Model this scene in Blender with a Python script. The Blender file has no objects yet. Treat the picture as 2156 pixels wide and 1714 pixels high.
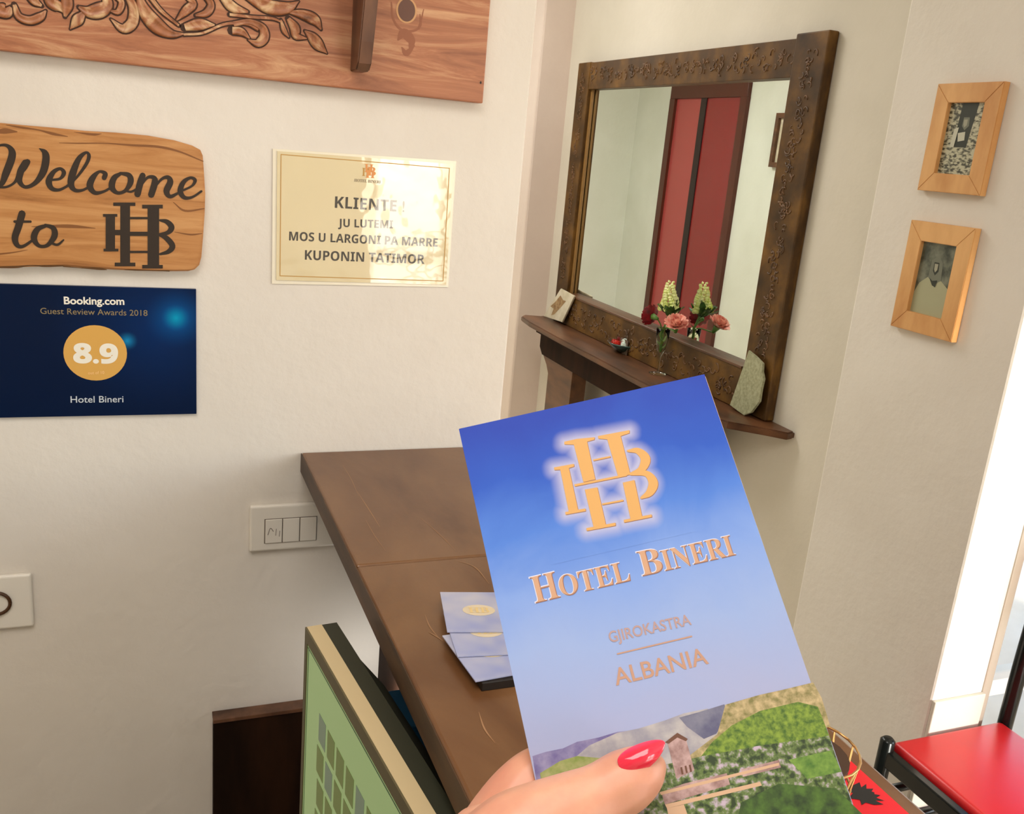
import bpy, bmesh, math, random
from mathutils import Vector, Matrix, noise
random.seed(7)
sc = bpy.context.scene
C = sc.collection

# ------------------------------------------------------------------ camera
F = 1946.73; CX, CY = 1078.0, 857.0
YAW, PITCH, ROLL = 0.3934229, 0.2705208, 0.0910197
O = Vector((0, 0, 1.6))
fwd = Vector((math.sin(YAW)*math.cos(PITCH), math.cos(YAW)*math.cos(PITCH), -math.sin(PITCH)))
r0 = Vector((math.cos(YAW), -math.sin(YAW), 0)); u0 = r0.cross(fwd)
rgt = math.cos(ROLL)*r0 + math.sin(ROLL)*u0
upv = -math.sin(ROLL)*r0 + math.cos(ROLL)*u0
cd = bpy.data.cameras.new('camera'); cam = bpy.data.objects.new('camera', cd); C.objects.link(cam)
cd.sensor_width = 36; cd.lens = F*36/2156; cd.clip_start = .02; cd.clip_end = 200
cam.matrix_world = Matrix(((rgt.x, upv.x, -fwd.x, O.x), (rgt.y, upv.y, -fwd.y, O.y), (rgt.z, upv.z, -fwd.z, O.z), (0, 0, 0, 1)))
sc.camera = cam

# ------------------------------------------------------------------ world, sun, daylight, exposure
wd = bpy.data.worlds.new('world'); sc.world = wd; wd.use_nodes = True
wn = wd.node_tree.nodes; wl = wd.node_tree.links
sky = wn.new('ShaderNodeTexSky'); sky.sky_type = 'NISHITA'; sky.sun_disc = False
sky.sun_elevation = math.radians(38); sky.sun_rotation = math.radians(190)
wn['Background'].inputs[1].default_value = 0.4
wl.new(sky.outputs[0], wn['Background'].inputs[0])
sd = bpy.data.lights.new('sun', 'SUN'); sun = bpy.data.objects.new('sun', sd); C.objects.link(sun)
sd.energy = 3.2; sd.angle = math.radians(3); sd.color = (1, .95, .86)
sun.rotation_euler = Vector((-.02, 1.0, -.23)).to_track_quat('-Z', 'Y').to_euler()
def area(name, loc, d, sx, sy, e, col):
    l = bpy.data.lights.new(name, 'AREA'); l.shape = 'RECTANGLE'; l.size = sx; l.size_y = sy; l.energy = e; l.color = col
    o = bpy.data.objects.new(name, l); C.objects.link(o); o.location = loc
    o.rotation_euler = Vector(d).to_track_quat('-Z', 'Z').to_euler(); return o
area('daylight_back', (1.9, -2.72, 1.25), (0, 1, 0), 1.25, 2.3, 21, (1, .97, .93))
area('daylight_right', (3.32, -.5, 1.65), (-1, 0, 0), 2.3, 1.3, 44, (1, .96, .91))
area('ceiling_fill', (-.2, .0, 2.66), (0, 0, -1), 1.2, 1.2, 18, (1, .95, .90))  # unseen fill added to even out the room light
area('hall_ceiling_fill', (.55, 3.1, 2.66), (0, 0, -1), .8, .8, 19, (1, .96, .92))  # added fill for the hall and mirror wall, no fixture there
area('hall_end_fill', (1.3, 5.2, 2.5), (0, 0, -1), .7, .7, 27, (.97, 1, .97))  # added fill to brighten the hall end seen in the mirror
area('under_counter_fill', (.385, 1.37, .66), (.0, 1, .15), .05, .05, .12, (1, .98, .95))  # added fill brightening the wall under the counter, no known source
sc.view_settings.view_transform = 'Standard'; sc.view_settings.look = 'None'
sc.view_settings.gamma = 1; sc.view_settings.use_curve_mapping = False
sc.view_settings.exposure = 0.45

# ------------------------------------------------------------------ measuring helpers (photo pixel -> point on a real plane)
def ray(x, y): return (x-CX)/F*rgt - (y-CY)/F*upv + fwd
def at(x, y, ax, val):
    d = ray(x, y); return O + d*((val-O[ax])/d[ax])
S = 1.7/1.4                                       # console and mirror are drawn at x = 1.4, the wall stands at x = 1.7
def U(x, y, z): return (O + (Vector((x, y, z))-O)*S)[:]

# ------------------------------------------------------------------ materials
def lin(c):
    return tuple(((v/255)/12.92 if v/255 <= .04045 else ((v/255+.055)/1.055)**2.4) for v in c)+(1,)
def mat(name, rgb, rough=.6, metal=0, **kw):
    m = bpy.data.materials.new(name); m.use_nodes = True; b = m.node_tree.nodes['Principled BSDF']
    b.inputs['Base Color'].default_value = lin(rgb); b.inputs['Roughness'].default_value = rough
    b.inputs['Metallic'].default_value = metal
    for k, v in kw.items(): b.inputs[k.replace('_', ' ')].default_value = v
    return m
def noisy(m, c1, c2, scale=8, stretch=(1, 1, 1), detail=6, bump=.0, lo=.35, hi=.65, c3=None, dist=0, rough=.55, bscale=None, bdist=.002):
    nt = m.node_tree; N = nt.nodes; L = nt.links; b = N['Principled BSDF']
    tc = N.new('ShaderNodeTexCoord'); mp = N.new('ShaderNodeMapping'); mp.inputs['Scale'].default_value = stretch
    nz = N.new('ShaderNodeTexNoise'); nz.inputs['Scale'].default_value = scale; nz.inputs['Detail'].default_value = detail
    nz.inputs['Roughness'].default_value = rough; nz.inputs['Distortion'].default_value = dist
    rp = N.new('ShaderNodeValToRGB'); e = rp.color_ramp.elements
    e[0].position = lo; e[0].color = lin(c1); e[1].position = hi; e[1].color = lin(c2)
    if c3: x = e.new((lo+hi)/2); x.color = lin(c3)
    L.new(tc.outputs['Object'], mp.inputs[0]); L.new(mp.outputs[0], nz.inputs[0]); L.new(nz.outputs[0], rp.inputs[0]); L.new(rp.outputs[0], b.inputs['Base Color'])
    if bump:
        bp = N.new('ShaderNodeBump'); bp.inputs['Strength'].default_value = bump; bp.inputs['Distance'].default_value = bdist
        if bscale:
            n2 = N.new('ShaderNodeTexNoise'); n2.inputs['Scale'].default_value = bscale; n2.inputs['Detail'].default_value = 5
            L.new(mp.outputs[0], n2.inputs[0]); L.new(n2.outputs[0], bp.inputs['Height'])
        else: L.new(nz.outputs[0], bp.inputs['Height'])
        L.new(bp.outputs[0], b.inputs['Normal'])
    return m
M = {}
M['wall'] = noisy(mat('plaster', (226, 218, 200), .9), (222, 214, 202), (229, 222, 211), 3, bump=.35, bscale=42, bdist=.004)
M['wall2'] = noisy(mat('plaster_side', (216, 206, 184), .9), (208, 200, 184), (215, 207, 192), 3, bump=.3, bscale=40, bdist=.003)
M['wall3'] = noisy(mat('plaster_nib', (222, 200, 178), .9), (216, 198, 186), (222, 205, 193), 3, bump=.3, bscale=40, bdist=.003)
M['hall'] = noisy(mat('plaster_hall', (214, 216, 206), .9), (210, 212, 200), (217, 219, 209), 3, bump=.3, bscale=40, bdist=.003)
M['ceil'] = mat('ceiling_paint', (235, 232, 225), .9)
M['floor'] = noisy(mat('white_floor_tile', (232, 214, 188), .3), (226, 208, 180), (238, 222, 198), 5)
M['plank'] = noisy(mat('red_pine', (165, 105, 70), .45), (130, 78, 52), (206, 158, 116), 3.4, (1.3, 3, 13), 12, .3, .3, .70, c3=(172, 110, 74), dist=1.1, rough=.68)
M['leafwood'] = noisy(mat('carved_highlit_wood', (180, 140, 95), .4), (116, 70, 40), (222, 188, 142), 30, (1, 1, 1), 6, .4, .32, .68, c3=(168, 106, 68), dist=1.0)  # pale end of the ramp puts highlights on the carving into the colour
M['groove'] = mat('dark_groove', (62, 34, 16), .7)
M['bracket'] = noisy(mat('bracket_wood', (90, 58, 40), .4), (70, 44, 30), (120, 82, 58), 5, (4, 4, 1), bump=.2)
M['knot'] = mat('knot_core', (105, 70, 55), .6)
M['knotring'] = mat('knot_ring', (205, 155, 105), .6)
M['olive'] = noisy(mat('olive_wood', (196, 134, 74), .4), (150, 96, 48), (204, 150, 94), 3.0, (1.2, 3, 14), 10, .15, .3, .62, c3=(186, 128, 72), dist=1.0, rough=.66)
M['ink'] = mat('burnt_lettering', (44, 30, 16), .6)
M['paper'] = mat('cream_paper', (243, 226, 184), .5, Coat_Weight=.6)
M['gold'] = mat('gold_ink', (190, 145, 70), .5)
M['orange'] = mat('orange_ink', (222, 150, 84), .5)
M['black'] = mat('black_ink', (26, 22, 16), .6)
M['grey'] = mat('grey_ink', (130, 115, 90), .6)
M['white'] = mat('white_ink', (245, 240, 225), .5)
M['counter'] = noisy(mat('counter_wood', (120, 82, 50), .33), (98, 62, 34), (134, 96, 62), 2.4, (2.2, 1, 1), 9, .25, .3, .72, dist=1.2, bscale=14)
M['counteredge'] = noisy(mat('counter_edge', (72, 48, 28), .5), (54, 36, 20), (90, 62, 38), 6, (1, 1, 6), bump=.3)
M['darkwood'] = noisy(mat('dark_wood', (40, 22, 10), .75, Specular_IOR_Level=.12), (28, 15, 7), (48, 27, 14), 3, (5, 5, 1), bump=.15)
M['console'] = noisy(mat('console_wood', (86, 54, 32), .38), (58, 34, 18), (112, 72, 44), 3, (6, 1.5, 6), 8, .25, .3, .7)
M['frame'] = noisy(mat('carved_brown', (96, 64, 28), .45, Specular_IOR_Level=.3), (52, 33, 8), (116, 80, 30), 9, (3, 1, 1), 7, .5, .3, .68, c3=(78, 51, 16))
M['relief'] = noisy(mat('relief_brown', (110, 74, 36), .45), (62, 38, 14), (112, 76, 40), 20, bump=.3)
M['bead'] = mat('gilt_bead', (140, 104, 56), .4)
M['mirror'] = mat('mirror_glass', (238, 240, 234), .0, 1)
M['pinewood'] = noisy(mat('light_pine', (214, 160, 98), .4), (200, 142, 82), (226, 174, 112), 5, (3, 3, 1), bump=.1)
M['plastic'] = mat('white_plastic', (232, 226, 214), .35)
M['casing'] = mat('casing_paint', (176, 166, 150), .5)
M['plasticshade'] = mat('plate_seam', (120, 110, 100), .6)
M['beige'] = mat('beige_plastic', (206, 186, 144), .5)
M['bezelfront'] = mat('bezel_front', (96, 88, 60), .5)
M['olivecase'] = mat('dark_case', (40, 42, 26), .6)
M['red'] = mat('red_vinyl', (205, 34, 38), .32)
M['blackmetal'] = mat('black_metal', (22, 26, 24), .22, .3)
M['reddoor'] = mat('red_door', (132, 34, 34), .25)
M['reddoor_lit'] = mat('lit_red_panel', (166, 70, 68), .3)  # same red door; brighter light on this leaf is put into the colour
M['doorframe'] = mat('door_frame_wood', (78, 30, 14), .4)
M['gapdark'] = mat('door_gap', (32, 10, 10), .5)
M['stone'] = noisy(mat('grey_green_stone', (150, 150, 118), .85), (140, 140, 106), (168, 166, 134), 110, bump=.4)
M['tile'] = noisy(mat('pale_tile', (206, 196, 170), .5), (196, 184, 156), (216, 206, 184), 20, bump=.2)
M['smudge'] = noisy(mat('brown_print', (150, 116, 76), .6), (130, 96, 58), (176, 146, 104), 60)
M['wire'] = mat('brass_wire', (205, 160, 100), .3, .8)
M['wicker'] = mat('dark_lining', (70, 46, 26), .7)
M['teal'] = mat('teal_card', (0, 62, 92), .5)
M['skin'] = noisy(mat('skin', (210, 150, 118), .45, Subsurface_Weight=.12, Subsurface_Radius=(.01, .004, .002)), (200, 136, 112), (212, 156, 126), 45, bump=.15, bscale=260, bdist=.0006)
M['nail'] = mat('red_nail_polish', (226, 38, 66), .12, Coat_Weight=.8)
M['shadeblack'] = mat('leaflet_shade_black', (24, 16, 10), .5)
def glass(name, rgb, rough=.0, ior=1.45):
    m = bpy.data.materials.new(name); m.use_nodes = True; b = m.node_tree.nodes['Principled BSDF']
    b.inputs['Base Color'].default_value = lin(rgb); b.inputs['Roughness'].default_value = rough
    b.inputs['Transmission Weight'].default_value = 1; b.inputs['IOR'].default_value = ior; return m
M['glass'] = glass('clear_glass', (240, 248, 240), 0, 1.2)
M['pane'] = glass('window_glass', (245, 250, 252), 0, 1.02)
M['bowlglass'] = mat('dark_bowl_glaze', (34, 70, 64), .08, .5, Coat_Weight=1.0)
def emit(name, rgb, s):
    m = bpy.data.materials.new(name); m.use_nodes = True; b = m.node_tree.nodes['Principled BSDF']
    b.inputs['Base Color'].default_value = (.01, .01, .01, 1); b.inputs['Roughness'].default_value = .3
    b.inputs['Emission Color'].default_value = lin(rgb); b.inputs['Emission Strength'].default_value = s; return m
M['screen'] = emit('screen_green', (150, 172, 110), .5)
M['screentile'] = emit('screen_tile', (96, 108, 48), .5)
M['screentile2'] = emit('screen_tile_grey', (104, 118, 92), .5)
M['screenline'] = emit('screen_line', (40, 62, 36), .5)

# ------------------------------------------------------------------ mesh helpers
def mobj(name, verts, faces, m=None, parent=None, smooth=False):
    me = bpy.data.meshes.new(name); me.from_pydata([tuple(v) for v in verts], [], faces); me.update()
    o = bpy.data.objects.new(name, me); C.objects.link(o)
    if m: me.materials.append(m)
    if parent: o.parent = parent
    if smooth: me.polygons.foreach_set('use_smooth', [True]*len(me.polygons))
    return o
def bobj(name, bm, m=None, parent=None, smooth=False):
    bmesh.ops.recalc_face_normals(bm, faces=bm.faces[:])
    me = bpy.data.meshes.new(name); bm.to_mesh(me); bm.free()
    o = bpy.data.objects.new(name, me); C.objects.link(o)
    if m: me.materials.append(m)
    if parent: o.parent = parent
    if smooth: me.polygons.foreach_set('use_smooth', [True]*len(me.polygons))
    return o
def tag(o, label=None, cat=None, group=None, kind=None):
    if label: o['label'] = label
    if cat: o['category'] = cat
    if group: o['group'] = group
    if kind: o['kind'] = kind
    return o
def thing(name, loc, label, cat, group=None):
    o = bpy.data.objects.new(name, None); C.objects.link(o); o.location = loc; o.empty_display_size = .05
    tag(o, label, cat, group); bpy.context.view_layer.update(); return o
def own(parent, *kids):                          # keep world placement of already placed children
    for k in kids:
        k.parent = parent; k.matrix_parent_inverse = Matrix.Translation(parent.location).inverted()
def box_bm(bm, x0, x1, y0, y1, z0, z1, bev=0, seg=2):
    vs = [bm.verts.new(v) for v in ((x0,y0,z0),(x1,y0,z0),(x1,y1,z0),(x0,y1,z0),(x0,y0,z1),(x1,y0,z1),(x1,y1,z1),(x0,y1,z1))]
    fs = [bm.faces.new([vs[i] for i in f]) for f in ((3,2,1,0),(4,5,6,7),(0,1,5,4),(1,2,6,5),(2,3,7,6),(3,0,4,7))]
    if bev:
        es = list({e for f in fs for e in f.edges}); bmesh.ops.bevel(bm, geom=es, offset=bev, segments=seg, affect='EDGES', profile=.5)
def box(name, x0, x1, y0, y1, z0, z1, m, parent=None, bev=0, seg=2):
    bm = bmesh.new(); box_bm(bm, x0, x1, y0, y1, z0, z1, bev, seg); return bobj(name, bm, m, parent)
def struct(name, *a, **k): return tag(box(name, *a, **k), kind='structure')
def cr(pts, n=6):                                # Catmull-Rom through points (any dimension tuples)
    P = [Vector(p) for p in pts]; P = [P[0]*2-P[1]]+P+[P[-1]*2-P[-2]]; out = []
    for i in range(1, len(P)-2):
        for k in range(n):
            t = k/n; a, b, c, d = P[i-1], P[i], P[i+1], P[i+2]
            out.append(.5*((2*b)+(-a+c)*t+(2*a-5*b+4*c-d)*t*t+(-a+3*b-3*c+d)*t**3))
    out.append(P[-2]); return out
def tube_bm(bm, pts, rad, seg=8, caps=True, flat=1.0):
    n = len(pts); rings = []
    rad = rad if hasattr(rad, '__len__') else [rad]*n
    prev = None
    for i, p in enumerate(pts):
        p = Vector(p); t = (Vector(pts[min(i+1, n-1)])-Vector(pts[max(i-1, 0)])).normalized()
        if prev is None: a = t.orthogonal().normalized()
        else: a = (prev-t*prev.dot(t)).normalized()
        prev = a; b = t.cross(a)
        rings.append([bm.verts.new(p+rad[i]*(a*math.cos(2*math.pi*k/seg)+b*math.sin(2*math.pi*k/seg)*flat)) for k in range(seg)])
    for i in range(n-1):
        for k in range(seg): bm.faces.new((rings[i][k], rings[i][(k+1) % seg], rings[i+1][(k+1) % seg], rings[i+1][k]))
    if caps: bm.faces.new(rings[0][::-1]); bm.faces.new(rings[-1])
def tube(name, pts, rad, m, parent=None, seg=10, smooth=True):
    bm = bmesh.new(); tube_bm(bm, pts, rad, seg); return bobj(name, bm, m, parent, smooth)
def lathe_bm(bm, prof, c, seg=24):
    rings = []
    for r, z in prof:
        if r < 1e-6: rings.append([bm.verts.new((c[0], c[1], c[2]+z))])
        else: rings.append([bm.verts.new((c[0]+r*math.cos(2*math.pi*k/seg), c[1]+r*math.sin(2*math.pi*k/seg), c[2]+z)) for k in range(seg)])
    for a, b in zip(rings, rings[1:]):
        for k in range(seg):
            k2 = (k+1) % seg
            f = [a[0], b[k], b[k2]] if len(a) == 1 else ([a[k], a[k2], b[0]] if len(b) == 1 else [a[k], a[k2], b[k2], b[k]])
            if len(set(f)) > 2: bm.faces.new(f)
def prism(name, poly, fn, d0, d1, m, parent=None, bev=0):
    """polygon (2D) extruded between depths d0 and d1; fn(p, d) gives the 3D point"""
    bm = bmesh.new(); a = [bm.verts.new(fn(p, d0)) for p in poly]; b = [bm.verts.new(fn(p, d1)) for p in poly]
    f1 = bm.faces.new(a); f2 = bm.faces.new(b[::-1]); n = len(poly)
    for i in range(n): bm.faces.new((a[(i+1) % n], a[i], b[i], b[(i+1) % n]))
    bmesh.ops.recalc_face_normals(bm, faces=bm.faces[:])
    if bev: bmesh.ops.bevel(bm, geom=list(f1.edges)+list(f2.edges), offset=bev, segments=2, affect='EDGES')
    bmesh.ops.triangulate(bm, faces=[f for f in bm.faces if len(f.verts) > 4])
    return bobj(name, bm, m, parent)

# ---- flat print and lettering: everything is drawn in 2D plane coordinates (a, b) and put on a plane by fn
def uni(s, style):
    base = {'serif': (0x1D400, 0x1D41A), 'sansb': (0x1D5D4, 0x1D5EE)}.get(style)
    if not base: return s
    dig = {'serif': 0x1D7CE, 'sansb': 0x1D7EC}[style]
    return ''.join(chr(base[0]+ord(c)-65) if c.isascii() and c.isupper() else chr(base[1]+ord(c)-97) if c.isascii() and c.islower() else chr(dig+int(c)) if c.isdigit() else c for c in s)
_tc = {}
def text_mesh(s, style='plain', off=0.0):
    k = (s, style, off)
    if k in _tc: return _tc[k]
    cu = bpy.data.curves.new('lettering', 'FONT'); cu.body = uni(s, style); cu.offset = off; cu.resolution_u = 4
    o = bpy.data.objects.new('lettering', cu); C.objects.link(o)
    dg = bpy.context.evaluated_depsgraph_get(); me = o.evaluated_get(dg).to_mesh()
    V = [(v.co.x, v.co.y) for v in me.vertices]; Fc = [tuple(p.vertices) for p in me.polygons]
    bpy.data.objects.remove(o); bpy.data.curves.remove(cu); _tc[k] = (V, Fc); return V, Fc
def text_geo(s, p0, p1, top, style='plain', off=0.0, fat=0.0):
    """2D verts/faces: text whose baseline runs p0 -> p1 and whose capitals reach up to 'top'"""
    V, Fc = text_mesh(s, style, off); H, _ = text_mesh('H', style, 0)
    cap = max(v[1] for v in H); xs = [v[0] for v in text_mesh(s, style, 0)[0]]; x0, x1 = min(xs), max(xs)
    p0 = Vector(p0); p1 = Vector(p1); ex = (p1-p0)/(x1-x0)
    n = Vector((-ex.y, ex.x)).normalized(); h = abs((Vector(top)-p0).dot(n))/cap
    if (Vector(top)-p0).dot(n) < 0: n = -n
    return [tuple(p0+ex*(v[0]-x0)+n*h*v[1]) for v in V], Fc
def stroke_geo(pts, ws, n=6, cap=True):
    Q = cr([(p[0], p[1], w) for p, w in zip(pts, ws)], n); V = []; Fc = []
    m = len(Q)
    for i, q in enumerate(Q):
        t = Vector((Q[min(i+1, m-1)][0]-Q[max(i-1, 0)][0], Q[min(i+1, m-1)][1]-Q[max(i-1, 0)][1])).normalized()
        nn = Vector((-t.y, t.x))*max(q[2], 1e-5)/2
        V += [(q[0]+nn.x, q[1]+nn.y, i*.008), (q[0]-nn.x, q[1]-nn.y, i*.008)]
        if i: Fc.append((2*i-2, 2*i-1, 2*i+1, 2*i))
    if cap:
        for q in (Q[0], Q[-1]):
            b = len(V); r = max(q[2], 1e-5)/2
            V += [(q[0]+r*math.cos(k*math.pi/4), q[1]+r*math.sin(k*math.pi/4), -.1) for k in range(8)]; Fc.append(tuple(range(b, b+8)))
    return V, Fc
def merge(*gs):
    V, Fc = [], []
    for li_, (v, f) in enumerate(gs):
        b = len(V); V += [(p[0], p[1], li_+(p[2] if len(p) > 2 else 0)) for p in v]; Fc += [tuple(i+b for i in q) for q in f]
    return V, Fc
def poly_geo(*polys): return merge(*[(p, [tuple(range(len(p)))]) for p in polys])
def ell(cx, cy, rx, ry, n=40): return [(cx+rx*math.cos(2*math.pi*k/n), cy+ry*math.sin(2*math.pi*k/n)) for k in range(n)]
def tri2(poly):
    from mathutils.geometry import tessellate_polygon
    return poly, [tuple(t) for t in tessellate_polygon([[Vector((p[0], p[1], 0)) for p in poly]])]
def put(name, geo, fn, m, parent=None): return mobj(name, [fn(p) for p in geo[0]], geo[1], m, parent)

# ------------------------------------------------------------------ the setting
YA = 1.52
struct('floor', -2.2, 5.0, -6, 6.9, -.1, 0, M['floor'])
struct('ceiling', -2.3, 3.3, -2.7, 1.6, 2.7, 2.8, M['ceil'])
struct('ceiling_hall', -.4, 1.9, 1.6, 6.9, 2.7, 2.8, M['ceil'])
struct('wall_front', -2.3, .611, YA, YA+.2, 0, 2.7, M['wall'], bev=.004)
struct('wall_left', -2.4, -2.2, -2.7, YA, 0, 2.7, M['wall'])
struct('wall_hall_left', -.42, -.27, YA+.2, 6.85, 0, 2.7, M['hall'])
struct('wall_hall_end', -.27, 1.9, 6.79, 6.95, 0, 2.7, M['hall'])
struct('wall_hall_nib', 1.56, 1.95, 3.80, 4.0, 0, 2.7, M['wall3'], bev=.01)
struct('wall_mirror', 1.7, 1.9, 1.6, 3.8, 0, 2.7, M['wall2'])
struct('wall_hall_right', 1.7, 1.9, 4.0, 6.8, 0, 2.7, M['wall2'])
struct('wall_haze_backdrop', 2.2, 6.5, 4.6, 4.8, 0, 3.2, M['wall'])  # added wall, stands in for bright white haze outside the glazed door
struct('wall_pillar', 1.5, 1.64, 1.2165, 1.656, 0, 2.7, M['wall'], bev=.006)
# far right wall with the glazed door
struct('wall_right_far_lintel', 1.64, 3.3, 1.26, 1.4, 2.2, 2.7, M['wall'])
struct('wall_right_far_end', 2.85, 3.3, 1.26, 1.4, 0, 2.2, M['wall'])
w1 = tag(box('window_1', 1.64, 1.665, 1.2165, 1.35, 0, 2.2, M['casing'], bev=.004), kind='structure')
for a in ((1.665, 2.85, 1.30, 1.35, 2.14, 2.2), (1.665, 2.85, 1.30, 1.35, .0, .07), (2.79, 2.85, 1.30, 1.35, .07, 2.14), (1.665, 2.79, 1.30, 1.35, .50, .54)):
    box('window_frame', *a, M['plastic'], w1)
box('pane', 1.665, 2.79, 1.322, 1.328, .07, 2.14, M['pane'], w1)
struct('trim_1', 1.5, 1.64, 1.207, 1.2165, .08, .585, mat('grey_dado', (206, 200, 186), .6), bev=.002)
# right wall with window
struct('wall_right', 3.2, 3.35, -2.7, 1.4, 0, .95, M['wall']); struct('wall_right_head', 3.2, 3.35, -2.7, 1.4, 2.35, 2.7, M['wall'])
struct('wall_right_pier', 3.2, 3.35, .7, 1.4, .95, 2.35, M['wall']); struct('wall_right_back_pier', 3.2, 3.35, -2.7, -1.7, .95, 2.35, M['wall'])
w2 = tag(box('window_2', 3.25, 3.3, -1.7, -1.64, .95, 2.35, M['plastic']), kind='structure')
for a in ((3.25, 3.3, .64, .7, .95, 2.35), (3.25, 3.3, -1.64, .64, .95, 1.01), (3.25, 3.3, -1.64, .64, 2.29, 2.35), (3.25, 3.3, -.53, -.47, 1.01, 2.29)): box('window_frame', *a, M['plastic'], w2)
# back wall with glazed door
struct('wall_back', -2.3, 1.28, -2.75, -2.6, 0, 2.7, M['wall']); struct('wall_back_head', 1.28, 2.55, -2.75, -2.6, 2.4, 2.7, M['wall'])
struct('wall_back_right', 2.55, 3.3, -2.75, -2.6, 0, 2.7, M['wall'])
d1 = tag(box('door_1', 1.28, 1.34, -2.7, -2.64, 0, 2.4, M['plastic']), kind='structure')
for a in ((2.49, 2.55, -2.7, -2.64, 0, 2.4), (1.34, 2.49, -2.7, -2.64, 2.34, 2.4), (1.76, 1.86, -2.7, -2.64, 0, 2.34), (1.34, 2.49, -2.7, -2.64, .85, .93)): box('door_frame', *a, M['plastic'], d1)
# red hall door seen in the mirror
XD = -.27; k = 3.67
yL, yR, zt = 1.705*k, 1.442*k, 1.6+.1495*k
d2 = tag(box('door_2', XD, XD+.03, yR, yL, zt-.09, zt, M['doorframe'], bev=.003), kind='structure')
box('door_frame', XD, XD+.03, yR, yR+.07, 0, zt-.09, M['doorframe'], d2); box('door_frame', XD, XD+.03, yL-.07, yL, 0, zt-.09, M['doorframe'], d2)
ym = 1.585*k
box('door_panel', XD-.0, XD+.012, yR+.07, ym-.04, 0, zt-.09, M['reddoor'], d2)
box('door_panel', XD-.0, XD+.008, ym+.03, yL-.07, 0, zt-.09, M['reddoor_lit'], d2)
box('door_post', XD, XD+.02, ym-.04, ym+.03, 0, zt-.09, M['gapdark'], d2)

# ------------------------------------------------------------------ things on the front wall
def wallfn(y): return lambda p: (p[0], y-(p[2]*.00003 if len(p) > 2 else 0), p[1])
def wp(px, py, y=YA):
    v = at(px, py, 1, y); return (v.x, v.z)
# --- carved shelf
yb = YA-.022
shelf = thing('carved_wall_shelf', (0, YA, 1.67), 'reddish pine wall shelf with carved scrolling leaves and a dark bracket, top left', 'shelf')
zb = 1.668
own(shelf, box('back_board', -.75, .522, yb, YA, zb, 2.02, M['plank'], bev=.002))
own(shelf, box('top_board', -.78, .55, YA-.19, YA, 2.02, 2.045, M['bracket'], bev=.003))
def bracket(x):
    w = .0105; zq = wp(764, 150, YA-.06)[1]; prof = [(YA-.022, 2.02), (YA-.175, 2.02), (YA-.165, 1.99), (YA-.135, 1.92), (YA-.115, 1.84), (YA-.085, zq+.04), (YA-.075, zq+.01), (YA-.062, zq), (YA-.022, zq)]
    return prism('bracket', prof, lambda p, d: (d, p[0], p[1]), x-w, x+w, M['bracket'], bev=.002)
bx = wp(765, 148, YA-.068)[0]
own(shelf, tag(bracket(bx), 'dark bracket')); own(shelf, bracket(bx-.85))
def z1(x, y): return wp(x/3.985, y/3.985, yb)
def z2(x, y): return wp(500+x/3.57, y/3.57, yb)
mm = abs(wp(401, 100, yb)[0]-wp(400, 100, yb)[0])
leaves = [(z1, [(-60, 40), (0, 80), (60, 100), (90, 60)], [40, 110, 90, 20]),
 (z1, [(120, 40), (160, 140), (255, 172), (340, 140), (385, 90)], [30, 60, 66, 60, 10]),
 (z1, [(230, -60), (290, 10), (350, 50)], [60, 70, 20]),
 (z1, [(400, -60), (430, 20), (500, 60), (540, 110)], [60, 90, 80, 10]),
 (z1, [(700, 110), (650, 170), (590, 245)], [40, 84, 6]), (z1, [(560, -40), (560, 50), (545, 140)], [80, 90, 20]),
 (z1, [(660, 60), (740, 100), (830, 90), (900, 40), (880, -50)], [20, 90, 120, 90, 60]),
 (z1, [(1060, -60), (1120, 70), (1110, 190), (1030, 240), (930, 160)], [50, 80, 86, 70, 8]),
 (z1, [(920, 90), (990, 100), (1020, 20), (960, -40)], [16, 44, 50, 40]),
 (z1, [(1160, -50), (1210, 90), (1320, 220), (1440, 285), (1540, 285)], [40, 110, 130, 70, 12]),
 (z1, [(1240, -50), (1350, 90), (1500, 215)], [40, 34, 20]),
 (z1, [(1480, 170), (1560, 90), (1620, 30), (1560, -20)], [14, 70, 64, 20]),
 (z1, [(1550, 230), (1680, 205), (1800, 210)], [60, 96, 14]),
 (z1, [(1640, 130), (1730, 110), (1770, 40), (1720, -40)], [20, 60, 60, 50]),
 (z1, [(1540, 290), (1700, 278), (1880, 205), (2060, 196), (2170, 240)], [20, 22, 24, 34, 50]),
 (z1, [(1850, -50), (1950, 60), (2080, 100)], [60, 90, 20]),
 (z2, [(-30, 180), (90, 165), (185, 210), (200, 280), (150, 325), (80, 300)], [40, 44, 64, 76, 60, 8]),
 (z2, [(-40, 230), (30, 240), (90, 290)], [60, 60, 10]),
 (z2, [(-60, 110), (120, 130), (260, 140), (340, 170)], [24, 24, 22, 12]),
 (z2, [(60, -40), (230, 50), (370, 60), (460, 10)], [60, 110, 90, 6]),
 (z2, [(380, 90), (490, 110), (580, 150), (628, 222)], [16, 74, 84, 12]),
 (z2, [(380, 140), (430, 210), (440, 270), (520, 290)], [36, 80, 60, 8]),
 (z2, [(325, 150), (350, 230), (385, 280)], [16, 40, 10]),
 (z2, [(505, 232), (560, 280), (610, 340), (672, 402)], [12, 80, 88, 4])]
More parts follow.
